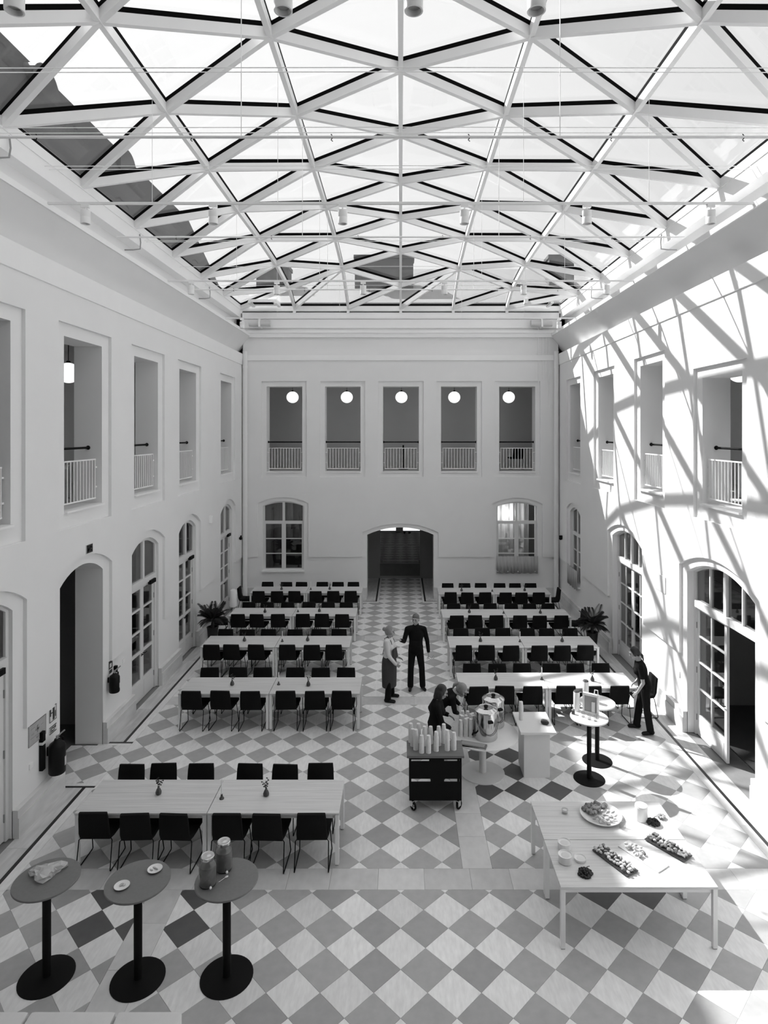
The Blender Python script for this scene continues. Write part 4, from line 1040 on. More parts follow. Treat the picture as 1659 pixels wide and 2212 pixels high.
for i, (x, y) in enumerate(((3.28, 10.80), (3.37, 10.74), (3.43, 10.84), (3.2, 10.9))):
    o = MB().lathe([(.026, 0), (.03, .004), (.036, .09), (.033, .09), (.027, .01), (.001, .008)], 16).build('tumbler', 'jarglass', None, True, (x, y, 1.09)); tag(o, 'small glass tumbler in front of the menu stand', 'glass', 'small tumblers')
t = thing('spice_box', 'small dark jar at the left rim of the white high table', 'jar', (3.06, 11.02, 1.09)); MB().lathe([(.03, 0), (.03, .05), (.024, .06)], 12).build('body', 'vase', t, True); MB().ell((0, 0, .07), (.03, .03, .018)).build('sprig', 'food2', t, True)

# ------------------------------------------------------------------ white plinth with a cup stack and a dark pouch
t = thing('display_plinth', 'white box plinth with an overhanging top beside the urns', 'plinth', (2.40, 11.2, 0))
MB().rbox(-.23, .23, -.26, .26, 0, .82, .006).build('body', 'whitetop', t); MB().rbox(-.31, .31, -.39, .41, .82, .86, .005).build('top', 'whitetop', t)
def cup_profile(n, r0, r1, rim, step):
    prof = [(r0, 0)]; z = 0
    for i in range(n):
        z = .075 + i * step; rr = r1 - (r1 - r0) * .12 * (i / max(n - 1, 1)) * 2
        prof += [(rr - rim, z - step * .5), (rr, z - step * .42), (rr, z), (rr - rim, z + .0005)]
    prof += [(rr - rim * 2, z + .004), (rr - rim * 2, z - .004), (.001, z - .006)]
    return prof
def upside(n, r_big, r_small, step):      # a stack of cups standing rims down: wide below, narrow base on top
    prof = [(r_big, 0), (r_big, .01)]
    for i in range(n):
        z = .012 + i * step; prof += [(r_big - .001, z), (r_big, z + step * .3), (r_big - .004, z + step * .9)]
    zt = .012 + n * step
    prof += [(r_big - .004, zt), (r_small, zt + .075), (r_small - .003, zt + .077), (r_small - .005, zt + .072), (.001, zt + .071)]
    return prof
CUPS = [MB().lathe(upside(n, .042, .030, .015), 16).mesh('cup_stack', M['paper']) for n in (13, 15, 16)]
for me in CUPS:
    for p in me.polygons: p.use_smooth = True
    me.set_sharp_from_angle(angle=math.radians(40))
def cups(x, y, z, label, group, k_=None):
    o = place(random.choice(CUPS) if k_ is None else CUPS[k_], 'paper_cup_stack', None, (x + random.uniform(-.002, .002), y + random.uniform(-.002, .002), z), random.uniform(0, 6)); tag(o, label, 'cup stack', group)
cups(2.19, 11.3, .86, 'single stack of paper cups standing on the white plinth', 'cup stacks on the plinth', 2)
t = thing('pouch', 'dark rounded pouch lying on the white plinth', 'pouch', (2.58, 11.12, .86), -.4)
MB().ell((0, 0, .035), (.075, .05, .037)).build('body', 'berry', t, True); MB().ell((-.01, .005, .062), (.06, .04, .02)).build('flap', 'vase', t, True)

# ------------------------------------------------------------------ trolley with cup stacks
t = thing('serving_trolley', 'black trolley with oak top on small wheels, left of the urns', 'trolley', (.56, 10.21, 0))
MB().rbox(-.46, .46, -.25, .25, .86, .90, .005).build('wooden_top', 'cartwood', t)
fr = MB()
for sx in (-1, 1):
    for sy in (-1, 1): fr.box(sx * .405 - .016, sx * .405 + .016, sy * .2 - .016, sy * .2 + .016, .16, .86)
for z in (.16, .82):
    for sy in (-1, 1): fr.box(-.405, .405, sy * .2 - .012, sy * .2 + .012, z, z + .025)
    for sx in (-1, 1): fr.box(sx * .405 - .014, sx * .405 + .014, -.2, .2, z, z + .025)
fr.build('frame', 'blackmetal', t)
for z0, z1 in ((.17, .46), (.51, .79)): MB().box(-.39, .39, -.213, -.197, z0, z1).build('panel', 'black', t)
for z0, z1 in ((.46, .51), (.79, .83)): MB().box(-.08, .14, -.213, -.197, z0, z1).build('panel_tab', 'black', t)
MB().box(-.38, .38, -.19, .19, .17, .185).build('shelf', 'blackmetal', t)
for sx in (-1, 1):
    for sy in (-1, 1):
        f_ = MB().box(-.035, .035, -.026, -.020, .06, .16); f_.box(-.035, .035, .020, .026, .06, .16); f_.box(-.04, .04, -.03, .03, .145, .16)
        c_ = f_.build('caster_fork', 'chrome', t, loc=(sx * .37, sy * .19, 0), rotz=.9 * sx)
        wv = MB().lathe([(.05, -.016), (.066, -.014), (.07, -.006), (.07, .006), (.066, .014), (.05, .016), (.05, -.016)], 24, caps=False); wv.xf(Matrix.Translation((.02, 0, .07)) @ Matrix.Rotation(PI / 2, 4, 'X')); wv.build('tyre', 'blackmetal', c_, True)
        wv = MB().lathe([(.001, -.014), (.016, -.014), (.016, .014), (.001, .014)], 12)
        for q in range(5): wv.tube([(0, 0, 0), (.052 * math.cos(q * 1.257), .052 * math.sin(q * 1.257), 0)], .006, 5)
        wv.xf(Matrix.Translation((.02, 0, .07)) @ Matrix.Rotation(PI / 2, 4, 'X')); wv.build('wheel_hub', 'chrome', c_)
for (x, y) in ((.20, 10.28), (.25, 10.16), (.17, 10.41), (.34, 10.06), (.45, 10.06), (.30, 10.40), (.40, 10.30), (.50, 10.36), (.58, 10.12), (.63, 10.30), (.72, 10.38), (.76, 10.14), (.87, 10.16), (.42, 10.42)):
    cups(x, y, .90, 'stack of upturned paper cups standing on the trolley', 'cup stacks on the trolley')

# ------------------------------------------------------------------ round urn table
t = thing('pedestal_table', 'round white pedestal table carrying the steel urns', 'table', (1.464, 11.1, 0))
MB().lathe([(.62, .695), (.63, .70), (.63, .716), (.622, .72)], 64).build('table_top', 'whitetop', t, True); MB().lathe([(.0625, .02), (.0625, .69)], 24).build('column', 'whitetop', t, True)
MB().lathe([(.39, 0), (.39, .015), (.36, .022), (.07, .024)], 56).build('base_plate', 'whitetop', t, True); MB().lathe([(.2, .67), (.2, .695)], 24).build('mounting_plate', 'whitetop', t)
def urn(x, y, label, rz):
    t = thing('steel_urn', label, 'urn', (x, y, .72), rz, 'polished steel urns')
    R0 = .2
    MB().lathe([(R0 * .96, 0), (R0, .015), (R0, .46), (R0 + .006, .465), (R0 + .006, .48)], 40).build('body', 'chrome', t, True)
    MB().lathe([(R0 + .004, .48), (R0, .492), (.13, .535), (.12, .53), (.05, .54), (.001, .545)], 40).build('lid', 'chrome', t, True)
    MB().lathe([(.035, .54), (.04, .555), (.03, .565), (.001, .567)], 16).build('lid_knob', 'blackmetal', t, True)
    MB().rbox(-.045, .045, -R0 - .03, -R0 + .01, .335, .37, .008).build('grip', 'blackmetal', t)
    MB().tube([(-R0 - .005, 0, .42)] + [((R0 + .012) * math.cos(PI + PI * i / 12), (R0 + .012) * math.sin(PI + PI * i / 12) , .42 - .30 * math.sin(PI * i / 12)) for i in range(1, 12)] + [(R0 + .005, 0, .42)], .004, 5).build('bail_handle', 'blackmetal', t)
    MB().tube([(-R0 + .01, -.03, .12), (-R0 - .06, -.045, .12), (-R0 - .07, -.045, .09)], .016).build('tap', 'blackmetal', t); MB().tube([(-R0 - .05, -.045, .13), (-R0 - .05, -.045, .18)], .009).build('tap_lever', 'blackmetal', t)
    for s in (-1, 1): MB().rbox(s * R0 - .015, s * R0 + .015, -.03, .03, .40, .44, .006).build('bail_lug', 'chrome', t)
    MB().tube([(.1, -.07, .505), (.12, -.07, .53), (.14, -.05, .51)], .006).build('lid_clip', 'chrome', t)
urn(1.50, 10.93, 'polished steel urn with lid and bail handle, front of two', .25); urn(1.70, 11.40, 'polished steel urn with lid, behind the front one', .5)
n_ = 0
for j in range(4):
    for i in range(4):
        x = 1.06 + i * .09 + (j % 2) * .03 + j * .012; y = 10.98 + j * .098 - i * .012
        if (x - 1.464) ** 2 + (y - 11.1) ** 2 > .37 or (x - 1.50) ** 2 + (y - 10.93) ** 2 < .06: continue
        cups(x, y, .72, 'stack of upturned paper cups crowded beside the urns', 'cup stacks beside the urns')
t = thing('serving_tray', 'narrow dark tray with pale edge at the front of the urn table', 'tray', (1.24, 10.63, .72), -.35)
MB().rbox(-.23, .23, -.075, .075, .0, .03, .004).build('tray_body', 'cartwood', t); MB().box(-.2, .2, -.055, .055, .03, .034).build('drip_grille', 'grey', t); MB().box(-.225, .225, -.08, -.075, .004, .022).build('metal_edge', 'chrome', t)
# ================================================================== food and crockery on the buffet
TT = TZ
def bun(kind):
    bm = bmesh.new(); bmesh.ops.create_icosphere(bm, subdivisions=2, radius=1)
    sd = random.random() * 9
    for v in bm.verts:
        n = 1 + .16 * math.sin(5 * v.co.x + sd) + .12 * math.sin(6 * v.co.y - sd) + random.uniform(-.06, .06)
        v.co *= n
        if kind == 1: v.co.y += .35 * v.co.x ** 2      # crescent
        v.co = Vector((v.co.x * (.045 if kind != 1 else .05), v.co.y * (.034 if kind != 1 else .022), v.co.z * .024))
    return bm
BUNS = []
for k_ in range(6):
    for m_ in ('food', 'food2'):
        me = MB().addbm(bun(k_ % 3)).mesh('pastry', M[m_])
        for p in me.polygons: p.use_smooth = True
        BUNS.append((m_, me))
def pastry(x, y, z, label, group, m_=None, name='pastry', s=1.0):
    me = random.choice([b[1] for b in BUNS if m_ is None or b[0] == m_])
    o = place(me, name, None, (x, y, z), random.uniform(0, 6.28)); o.scale = (s,) * 3; o.rotation_euler[0] = random.uniform(-.5, .5); tag(o, label, 'pastry', group)
# big oval dish: dark buns on its far left half, small pale ones on the near right half
dx, dy = fl(1298, 1757, TT + .04).xy
t = thing('oval_dish', 'large pale dish heaped with pastries on the rear buffet table', 'dish', (dx, dy, TT), .0)
MB().lathe([(.16, 0), (.2, .004), (.275, .035), (.285, .04), (.28, .044), (.265, .038), (.19, .012), (.001, .01)], 48).build('bowl', 'porcelain', t, True)
for k_ in range(46):
    a = random.uniform(0, 6.28); r_ = .235 * math.sqrt(random.random()); x, y = r_ * math.cos(a), r_ * math.sin(a)
    dark = (y - x * .6 > 0.02)
    pastry(dx + x, dy + y, TT + .045 + random.uniform(0, .035) * (1 - r_ / .25), 'brown bun heaped in the large pastry dish' if dark else 'small pale pastry heaped in the large pastry dish',
           'brown buns in the pastry dish' if dark else 'pale pastries in the pastry dish', 'food2' if dark else 'food', 'bun' if dark else 'pastry', 1.0 if dark else .68)
def platter(px, py, ln, wd, rz, label, kind):
    p = fl(px, py, TT); t = thing('platter', label, 'platter', (p.x, p.y, TT), rz)
    if kind == 'tray':
        MB().rbox(-ln / 2, ln / 2, -wd / 2, wd / 2, .012, .024, .004).build('tray_body', 'tray', t)
        for sx in (-1, 1):
            for sy in (-1, 1): MB().box(sx * (ln / 2 - .03) - .012, sx * (ln / 2 - .03) + .012, sy * (wd / 2 - .03) - .012, sy * (wd / 2 - .03) + .012, 0, .013).build('foot', 'tray', t)
    else:
        MB().rbox(-ln / 2, ln / 2, -wd / 2, wd / 2, 0, .014, .004).build('board_body', 'whitetop', t)
    return p, Matrix.Rotation(rz, 2)
for (px, py, ln, wd, A_, lb, kind, what, n) in ((1328, 1861, .55, .2, -1.05, 'dark slate tray of open sandwiches, left of the buffet', 'tray', 'open sandwich', 33), (1389, 1850, .58, .22, -.98, 'white board half covered with small pastries, between the trays', 'board', 'half', 16), (1443, 1833, .54, .2, -.93, 'dark slate tray of open sandwiches, right of the buffet', 'tray', 'open sandwich', 33)):
    p, R2 = platter(px, py, ln, wd, A_, lb, kind)
    for k_ in range(n):
        if what == 'half': u, v = -ln / 2 + .05 + random.uniform(0, ln * .45), random.uniform(-wd / 2 + .03, wd / 2 - .03)
        else: u, v = -ln / 2 + .03 + (ln - .06) * (k_ // 3) / (n // 3 - 1) + random.uniform(-.012, .012), (-1 + k_ % 3) * wd * .3 + random.uniform(-.015, .015)
        q = R2 @ Vector((u, v))
        side_ = 'left slate tray' if px < 1350 else ('white board' if px < 1420 else 'right slate tray')
        pastry(p.x + q.x, p.y + q.y, TT + (.03 if kind == 'tray' else .02) + .014 + random.uniform(0, .012), 'small open sandwich on the %s' % side_ if what != 'half' else 'small pale pastry on the white board', 'snacks on the %s' % side_, 'food' if random.random() < .8 else 'food2', 'open_sandwich' if what != 'half' else 'pastry', random.uniform(.5, .75))
def bowl(px, py, r, h_, label, z=TT, name='bowl', pale='porcelain'):
    p = fl(px, py, z); t = thing(name, label, 'bowl', (p.x, p.y, z))
    MB().lathe([(r * .8, 0), (r * .92, .008), (r, h_), (r * .95, h_), (r * .88, h_ - .012), (.001, h_ - .02)], 28).build('body', pale, t, True)
    MB().ell((0, 0, h_ - .024), (r * .86, r * .86, .014), None, 18, 6).build('filling', 'whitecloth', t, True)
bowl(1219, 1833, .085, .09, 'white straight-sided bowl at the left edge of the buffet, farther one'); bowl(1221, 1862, .088, .10, 'white straight-sided bowl at the left edge of the buffet, nearer one')
bowl(1253, 1858, .075, .035, 'low white dish beside the two white bowls', name='low_dish')
bowl(1220, 1757, .045, .06, 'tiny glass cup at the left of the rear buffet table', name='dip_cup', pale='jarglass')
p = fl(1385, 1770, TT); t = thing('white_canister', 'tall white canister on the rear buffet table', 'canister', (p.x, p.y, TT))
MB().lathe([(.082, 0), (.085, .006), (.085, .185), (.078, .19)], 30).build('body', 'porcelain', t, True); MB().lathe([(.08, .19), (.082, .2), (.07, .206), (.001, .207)], 30).build('lid', 'porcelain', t, True)
def grapes(px, py, label, n=80, R0=.085):
    p = fl(px, py, TT); t = thing('grape_bunch', label, 'grapes', (p.x, p.y, TT)); mb = MB()
    for k_ in range(n):
        a = random.uniform(0, 6.28); q = R0 * math.sqrt(random.random()); mb.ell((q * math.cos(a), q * math.sin(a), .013 + random.uniform(0, .045) * (1 - q / R0)), (.017, .017, .017), None, 8, 6)
    mb.build('berries', 'berry', t, True); MB().tube([(0, 0, .05), (.03, .02, .075), (.06, .02, .08)], .004, 5).build('stalk', 'leaf', t)
grapes(1264, 1888, 'dark bunch of grapes near the front edge of the buffet'); grapes(1411, 1778, 'dark bunch of grapes beside the white canister')
p = fl(1428, 1767, TT); t = thing('flower_head', 'grey flower head lying behind the grapes on the rear buffet table', 'flower', (p.x, p.y, TT))
for k_ in range(9):
    a = k_ * .7; MB().ell((.035 * math.cos(a), .035 * math.sin(a), .03), (.03, .018, .012), Matrix.Rotation(a, 3, 'Z'), 8, 5).build('petal', 'grey', t, True)
MB().ell((0, 0, .02), (.03, .03, .02)).build('heart', 'leaf', t, True)
p = fl(1335, 1780, TT); t = thing('glass_pitcher', 'clear glass cup beside the large pastry dish', 'glass', (p.x + .03, p.y - .09, TT))
MB().lathe([(.035, 0), (.045, .006), (.05, .11), (.047, .11), (.042, .012), (.001, .01)], 20).build('body', 'jarglass', t, True)
MB().tube([(.048, 0, .09), (.08, 0, .085), (.08, 0, .04), (.046, 0, .03)], .006, 6).build('handle', 'jarglass', t, True)

# ================================================================== sofa at the lower edge, canister stand, palms
t = thing('sofa', 'white sofa seen from behind at the lower left edge', 'sofa', (-3.0, 5.28, 0))
for i, (a, b) in enumerate(((-1.35, -.37), (-.35, .42), (.44, 1.02))):
    MB().rbox(a, b, .12, .36, .30, .84, .035).build('back_cushion', 'linen', t, True)
    MB().rbox(a, b, -.5, .16, .25, .44, .04).build('seat_cushion', 'linen', t, True)
MB().rbox(-1.4, 1.06, -.5, .34, .08, .28, .02).build('frame', 'linen', t)
MB().rbox(.98, 1.1, -.5, .34, .28, .62, .03).build('armrest', 'linen', t, True)
for sx in (-1.3, .95):
    for sy in (-.42, .26): MB().box(sx - .03, sx + .03, sy - .03, sy + .03, 0, .08).build('foot', 'blackmetal', t)

t = thing('pedal_bin', 'pale rounded canister on thin legs by the left wall', 'canister', (-5.48, 20.35, 0))
MB().lathe([(.10, .36), (.115, .38), (.12, .8), (.10, .9), (.04, .94), (.001, .945)], 20).build('body', 'trim', t, True)
for k_ in range(3):
    a = k_ * 2.09 + .4; MB().tube([(.09 * math.cos(a), .09 * math.sin(a), .38), (.15 * math.cos(a), .15 * math.sin(a), .0)], .007, 5).build('leg', 'blackmetal', t)

def palm(x, y, label, seed, ph=.6, spread=.55):
    random.seed(seed); t = thing('potted_palm', label, 'palm', (x, y, 0))
    MB().lathe([(.10, 0), (.105, .01), (.155, ph), (.165, ph), (.165, ph + .02), (.14, ph + .02), (.13, ph - .03), (.001, ph - .03)], 24).build('planter', 'berry', t, True)
    MB().lathe([(.04, ph - .03), (.05, ph + .08), (.03, ph + .2)], 10).build('stem', 'trunk', t, True)
    for k_ in range(42):
        a = k_ * 2.399 + random.uniform(-.2, .2); up = random.uniform(.45, 1.15); ln = random.uniform(.42, .62)
        pts = []
        for i in range(9):
            u = i / 8; r_ = spread * ln * 1.5 * u * (1.1 - .35 * up); z = ph + .15 + up * .75 * ln * u * 1.6 - (1.3 - up * .6) * .62 * u * u * ln
            pts.append(Vector((r_ * math.cos(a), r_ * math.sin(a), z)))
        lim = -(WX - .08 - abs(x)) if x > 0 else None
        mb = MB(); mb.tube(pts, [.006 - .0005 * i for i in range(9)], 4)
        for i in range(1, 9):
            for f in (0, .33, .66):
                if i == 8 and f: continue
                p = pts[i].lerp(pts[min(i + 1, 8)], f); d = (pts[min(i + 1, 8)] - pts[i - 1]).normalized(); sd = d.cross(Vector((0, 0, 1))).normalized()
                for s in (-1, 1):
                    L = .17 * math.sin(PI * (.25 + .65 * (i + f) / 9)); tip = p + (sd * s * .8 + d * .7 + Vector((0, 0, -.35))).normalized() * L
                    w2 = d * .008; mid = p.lerp(tip, .45) + Vector((0, 0, .012))
                    mb.add([p, mid + w2, tip, mid - w2], [(0, 1, 2), (0, 2, 3)])
        for i, v in enumerate(mb.v):      # leaves that meet the wall bend along it
            X = v[0] + x
            if abs(X) > WX - .05: mb.v[i] = (math.copysign(WX - .05, X) - x, v[1], v[2])
        mb.build('frond', 'leaf', t)
    return t
palm(-5.28, 17.45, 'potted palm in a dark planter by the left wall', 3)
palm(5.24, 17.0, 'potted palm in a dark planter by the right wall', 8)
random.seed(5)

# ================================================================== people
DG_ = bpy.context.evaluated_depsgraph_get
def remesh(mb, name, m, parent, vox=.009, smooth=6):
    me = bpy.data.meshes.new(name); me.from_pydata(mb.v, [], mb.f); me.update()
    bm = bmesh.new(); bm.from_mesh(me); bmesh.ops.recalc_face_normals(bm, faces=bm.faces); bm.to_mesh(me); bm.free()
    o = bpy.data.objects.new(name, me); COL.objects.link(o)
    r_ = o.modifiers.new('r', 'REMESH'); r_.mode = 'VOXEL'; r_.voxel_size = vox
    if smooth: s = o.modifiers.new('s', 'SMOOTH'); s.factor = .5; s.iterations = smooth
    dg = bpy.context.evaluated_depsgraph_get(); new = bpy.data.meshes.new_from_object(o.evaluated_get(dg))
    bpy.data.objects.remove(o); bpy.data.meshes.remove(me)
    new.name = name; new.materials.clear(); new.materials.append(M[m])
    for p in new.polygons: p.use_smooth = True
    return place(new, name, parent)
def V(*a): return Vector(a)
def head_geo(mb, c, rot, sc=1.0):
    """head centred at c; local: face towards -Y, up +Z"""
    def P(x, y, z): return c + rot @ (V(x, y, z) * sc)
    mb.ell(P(0, .012, .02), (.075 * sc, .095 * sc, .105 * sc), rot, 16, 12)
    mb.ell(P(0, -.012, -.055), (.058 * sc, .075 * sc, .07 * sc), rot, 14, 10)
    mb.ell(P(0, -.05, -.095), (.028 * sc, .03 * sc, .024 * sc), rot, 10, 8)      # chin
    mb.cap(P(0, -.086, .012), P(0, -.108, -.03), .009 * sc, .015 * sc, 8)       # nose
    mb.ell(P(0, -.078, .035), (.052 * sc, .02 * sc, .012 * sc), rot, 10, 6)      # brow
    mb.ell(P(0, -.083, -.066), (.025 * sc, .012 * sc, .010 * sc), rot, 10, 6)    # lips
    for s in (-1, 1):
        mb.ell(P(s * .078, .012, -.008), (.011 * sc, .022 * sc, .034 * sc), rot, 8, 8)
        mb.ell(P(s * .045, -.062, -.022), (.024 * sc, .022 * sc, .024 * sc), rot, 8, 6)    # cheeks
def hand_geo(mb, w_, d, up, curl=.5, sc=1.0, side=1):
    """palm from the wrist w_ along d; up = back of the hand"""
    d = d.normalized(); s = d.cross(up).normalized() * side; up = s.cross(d).normalized() * side
    a = w_ + d * .02; b = w_ + d * .085 * sc
    for k_ in (-1.2, -.4, .4, 1.2): mb.cap(a + s * .014 * k_, b + s * .018 * k_, .014, .0125, 8)
    for k_, L in zip((-1.35, -.45, .45, 1.35), (.06, .074, .07, .056)):
        p0 = b + s * .0185 * k_; dd = (d - up * curl * .5 + s * .12 * k_).normalized(); p1 = p0 + dd * L * .5 * sc; dd2 = (d - up * curl * 1.4 + s * .1 * k_).normalized(); p2 = p1 + dd2 * L * .5 * sc
        mb.cap(p0, p1, .0092, .0085, 8); mb.cap(p1, p2, .0085, .0072, 8)
    p0 = w_ + d * .035 - s * .024; p1 = p0 + (d * .6 - s * .75 - up * .2).normalized() * .038; p2 = p1 + (d * .9 - s * .25 - up * .25).normalized() * .03
    mb.cap(p0, p1, .0125, .0105, 8); mb.cap(p1, p2, .0105, .0085, 8)
def face_rot(yaw, pitch=0, roll=0): return Matrix.Rotation(yaw, 3, 'Z') @ Matrix.Rotation(pitch, 3, 'X') @ Matrix.Rotation(roll, 3, 'Y')
def ellsec(mb, pts, n=16):
    """loft of elliptical sections: (centre, half width vector, half depth vector)"""
    vs = []; fs = []
    for c, a, b in pts:
        for k_ in range(n): q = 2 * PI * k_ / n; vs.append(c + a * math.cos(q) + b * math.sin(q))
    m_ = len(pts)
    for i in range(m_ - 1):
        for k_ in range(n): fs.append((i * n + k_, i * n + (k_ + 1) % n, (i + 1) * n + (k_ + 1) % n, (i + 1) * n + k_))
    fs.append(tuple(range(n - 1, -1, -1))); fs.append(tuple((m_ - 1) * n + k_ for k_ in range(n)))
    mb.add(vs, fs)
def person(label, loc, J, yaw, hair, top, legs_m, sleeve, hand, headyaw=None, headpitch=0., headroll=0., fem=True, apron=None, shoes=True, hairstyle='short', scale=1.0):
    """J: joints relative to loc (world axes): pelvis, chest (between the shoulders), head, shl shr ell elr wrl wrr hipl hipr knl knr anl anr, toes = yaw of each foot"""
    t = thing('person', label, 'person', loc)
    X = Matrix.Rotation(yaw, 3, 'Z') @ V(1, 0, 0)
    up = (J['chest'] - J['pelvis']).normalized(); Fw = X.cross(up) * -1 if False else up.cross(X).normalized()      # towards the back
    hy = yaw if headyaw is None else headyaw; HR = face_rot(hy, headpitch, headroll)
    def torso(mb, g):
        P, C = J['pelvis'], J['chest']; wsh = .165 if fem else .195; wp = .16 if fem else .155
        ellsec(mb, [(P - up * .10, X * (wp * .7 + g), Fw * (.10 + g)), (P - up * .02, X * (wp + g), Fw * (.115 + g)), (P + up * .07, X * (wp * .97 + g), Fw * (.11 + g)), (P.lerp(C, .42), X * ((.125 if fem else .15) + g), Fw * (.095 + g)),
                    (P.lerp(C, .72), X * (.145 + g if fem else .175 + g), Fw * (.11 + g)), (C - up * .03, X * (wsh * .93 + g), Fw * (.10 + g)), (C + up * .03, X * (wsh * .72 + g), Fw * (.078 + g)), (C + up * .075, X * (.07 + g), Fw * (.06 + g))])
        if fem:
            for s in (-1, 1): mb.ell(P.lerp(C, .72) + X * s * .065 - Fw * .075, (.06 + g, .06 + g, .058 + g))
    def arms(mb, g, upto):
        for s in 'lr':
            sh, el, wr = J['sh' + s], J['el' + s], J['wr' + s]; k_ = 1.0 if not fem else .88
            mb.cap(J['chest'] + (sh - J['chest']) * .5 + up * .01, sh, .062 * k_ + g, .056 * k_ + g)
            e1 = el if upto > 1 else sh.lerp(el, upto)
            mb.cap(sh, e1, .053 * k_ + g, (.042 if upto > 1 else .048) * k_ + g)
            if upto > 1: mb.cap(el, el.lerp(wr, min(upto - 1, 1)), .041 * k_ + g, .030 * k_ + g)
    def legs(mb, g, upto=2.0, flare=0.0):
        for s in 'lr':
            h_, kn, an = J['hip' + s], J['kn' + s], J['an' + s]
            mb.cap(h_, kn, .082 + g, .056 + g); mb.cap(kn, an, .056 + g, .038 + g + flare); mb.ell(kn.lerp(an, .3) + Fw * .012, (.053 + g, .053 + g, .09))
    body = MB(); torso(body, 0); arms(body, 0, 2.0); legs(body, 0)
    for s in 'lr':
        an = J['an' + s]; tw = Matrix.Rotation(J['toe' + s], 3, 'Z') @ V(0, -1, 0); z = an.z
        body.cap(V(an.x, an.y, .045) - tw * .03, V(an.x, an.y, .03) + tw * .13, .036, .026); body.cap(an, V(an.x, an.y, .05), .036, .036)
        wr, el = J['wr' + s], J['el' + s]; hd, hu, cu = hand[s]
        hand_geo(body, wr, V(*hd), V(*hu), cu, 1.0 if not fem else .92, 1 if s == 'r' else -1)
    neck0 = J['chest'] + up * .06; body.cap(neck0, J['head'] - HR @ V(0, -.02, .07), .052 if fem else .06, .05 if fem else .056)
    head_geo(body, J['head'], HR, .97 if fem else 1.04)
    remesh(body, 'body', 'skin', t, .0075, 3)
    for s in (-1, 1):
        e_ = MB().ell(J['head'] + HR @ V(s * .032, -.083, .014), (.011, .008, .008), HR, 8, 6); e_.build('eye', 'shoe', t, True)
        e_ = MB().ell(J['head'] + HR @ V(s * .032, -.092, .036), (.018, .006, .004), HR, 8, 5); e_.build('eyebrow', hair, t, True)
    MB().ell(J['head'] + HR @ V(0, -.096, -.066), (.02, .005, .004), HR, 8, 5).build('mouth', 'chimney', t, True)
    sh_ = MB(); torso(sh_, .016); arms(sh_, .012, sleeve)
    if not fem: sh_.cap(neck0 - up * .02, neck0 + up * .035, .072, .07)
    remesh(sh_, 'shirt', top, t, .010, 5)
    tr = MB(); P = J['pelvis']
    ellsec(tr, [(P - up * .13, X * .13, Fw * .11), (P - up * .04, X * .178, Fw * .135), (P + up * .06, X * .178, Fw * .13), (P + up * .12, X * .15, Fw * .115)])
    legs(tr, .016, flare=.018); remesh(tr, 'trousers', legs_m, t, .010, 5)
    for s in 'lr':
        an = J['an' + s]; tw = Matrix.Rotation(J['toe' + s], 3, 'Z') @ V(0, -1, 0); b = MB()
        b.cap(V(an.x, an.y, .046) - tw * .045, V(an.x, an.y, .038) + tw * .15, .044, .036); b.cap(V(an.x, an.y, .09), V(an.x, an.y, .05), .045, .046); o = b
        for i, v in enumerate(o.v): o.v[i] = (v[0], v[1], max(v[2], 0.0))
        so = remesh(o, 'shoe', 'shoe', t, .009, 3)
    h = MB(); Hc = J['head']; R = lambda x, y, z: Hc + HR @ V(x, y, z)
    if hairstyle == 'short':
        h.ell(R(0, .014, .058), (.084, .098, .076), HR, 14, 10); h.ell(R(0, .055, .0), (.08, .065, .07), HR, 14, 10)
        for s in (-1, 1): h.ell(R(s * .07, .02, .02), (.016, .04, .05), HR, 8, 6)
    else:
        h.ell(R(0, .025, .048), (.084, .095, .088), HR, 14, 10); h.ell(R(0, .06, -.005), (.082, .062, .08), HR, 14, 10)
        for s in (-1, 1): h.ell(R(s * .07, .0, .01), (.02, .05, .06), HR, 8, 6)
        if hairstyle == 'bob':
            for s in (-1, 1): h.cap(R(s * .062, .02, 0), R(s * .06, .0, -.11), .045, .035)
            h.cap(R(0, .06, 0), R(0, .06, -.12), .075, .06)
        if hairstyle == 'bun': h.ell(R(0, .135, .05), (.05, .045, .048), HR, 10, 8)
        if hairstyle == 'pony':
            h.ell(R(0, .11, .07), (.035, .03, .035), HR, 8, 6); h.cap(R(0, .12, .07), R(0, .17, -.01), .03, .032); h.cap(R(0, .17, -.01), R(.0, .16, -.10), .032, .014)
        if hairstyle == 'lowpony': h.cap(R(0, .10, -.04), R(.0, .13, -.09), .03, .026); h.cap(R(0, .13, -.09), R(0, .12, -.2), .026, .012)
    remesh(h, 'hair', hair, t, .010, 4)
    if apron:
        ap = MB(); P = J['pelvis']; zb = P.z - .60
        pts = []
        for f, (gw, gd) in zip((0, .12, .35, .7, 1.0), ((.16, .13), (.195, .155), (.20, .165), (.19, .165), (.18, .16))):
            c = V(P.x, P.y, P.z + .10 + (zb - P.z - .10) * f); pts.append((c, X * gw, Fw * gd))
        ellsec(ap, pts, 24); remesh(ap, 'apron', apron, t, .012, 5)
        bib = MB(); C = J['chest']
        for s in (-1, 1):
            bib.tube([C + X * s * .07 - Fw * .13 - up * .16, C + X * s * .075 - Fw * .09 + up * .02, C + X * s * .06 + up * .105, C + X * s * .045 + Fw * .085 + up * .05, C - X * s * .02 + Fw * .112 - up * .12, P - X * s * .08 + Fw * .118 + up * .13], .008, 6)
        bib.build('apron_strap', apron, t)
        pn = MB(); a_, b_ = C - up * .16 - Fw * .15, P + up * .05 - Fw * .165
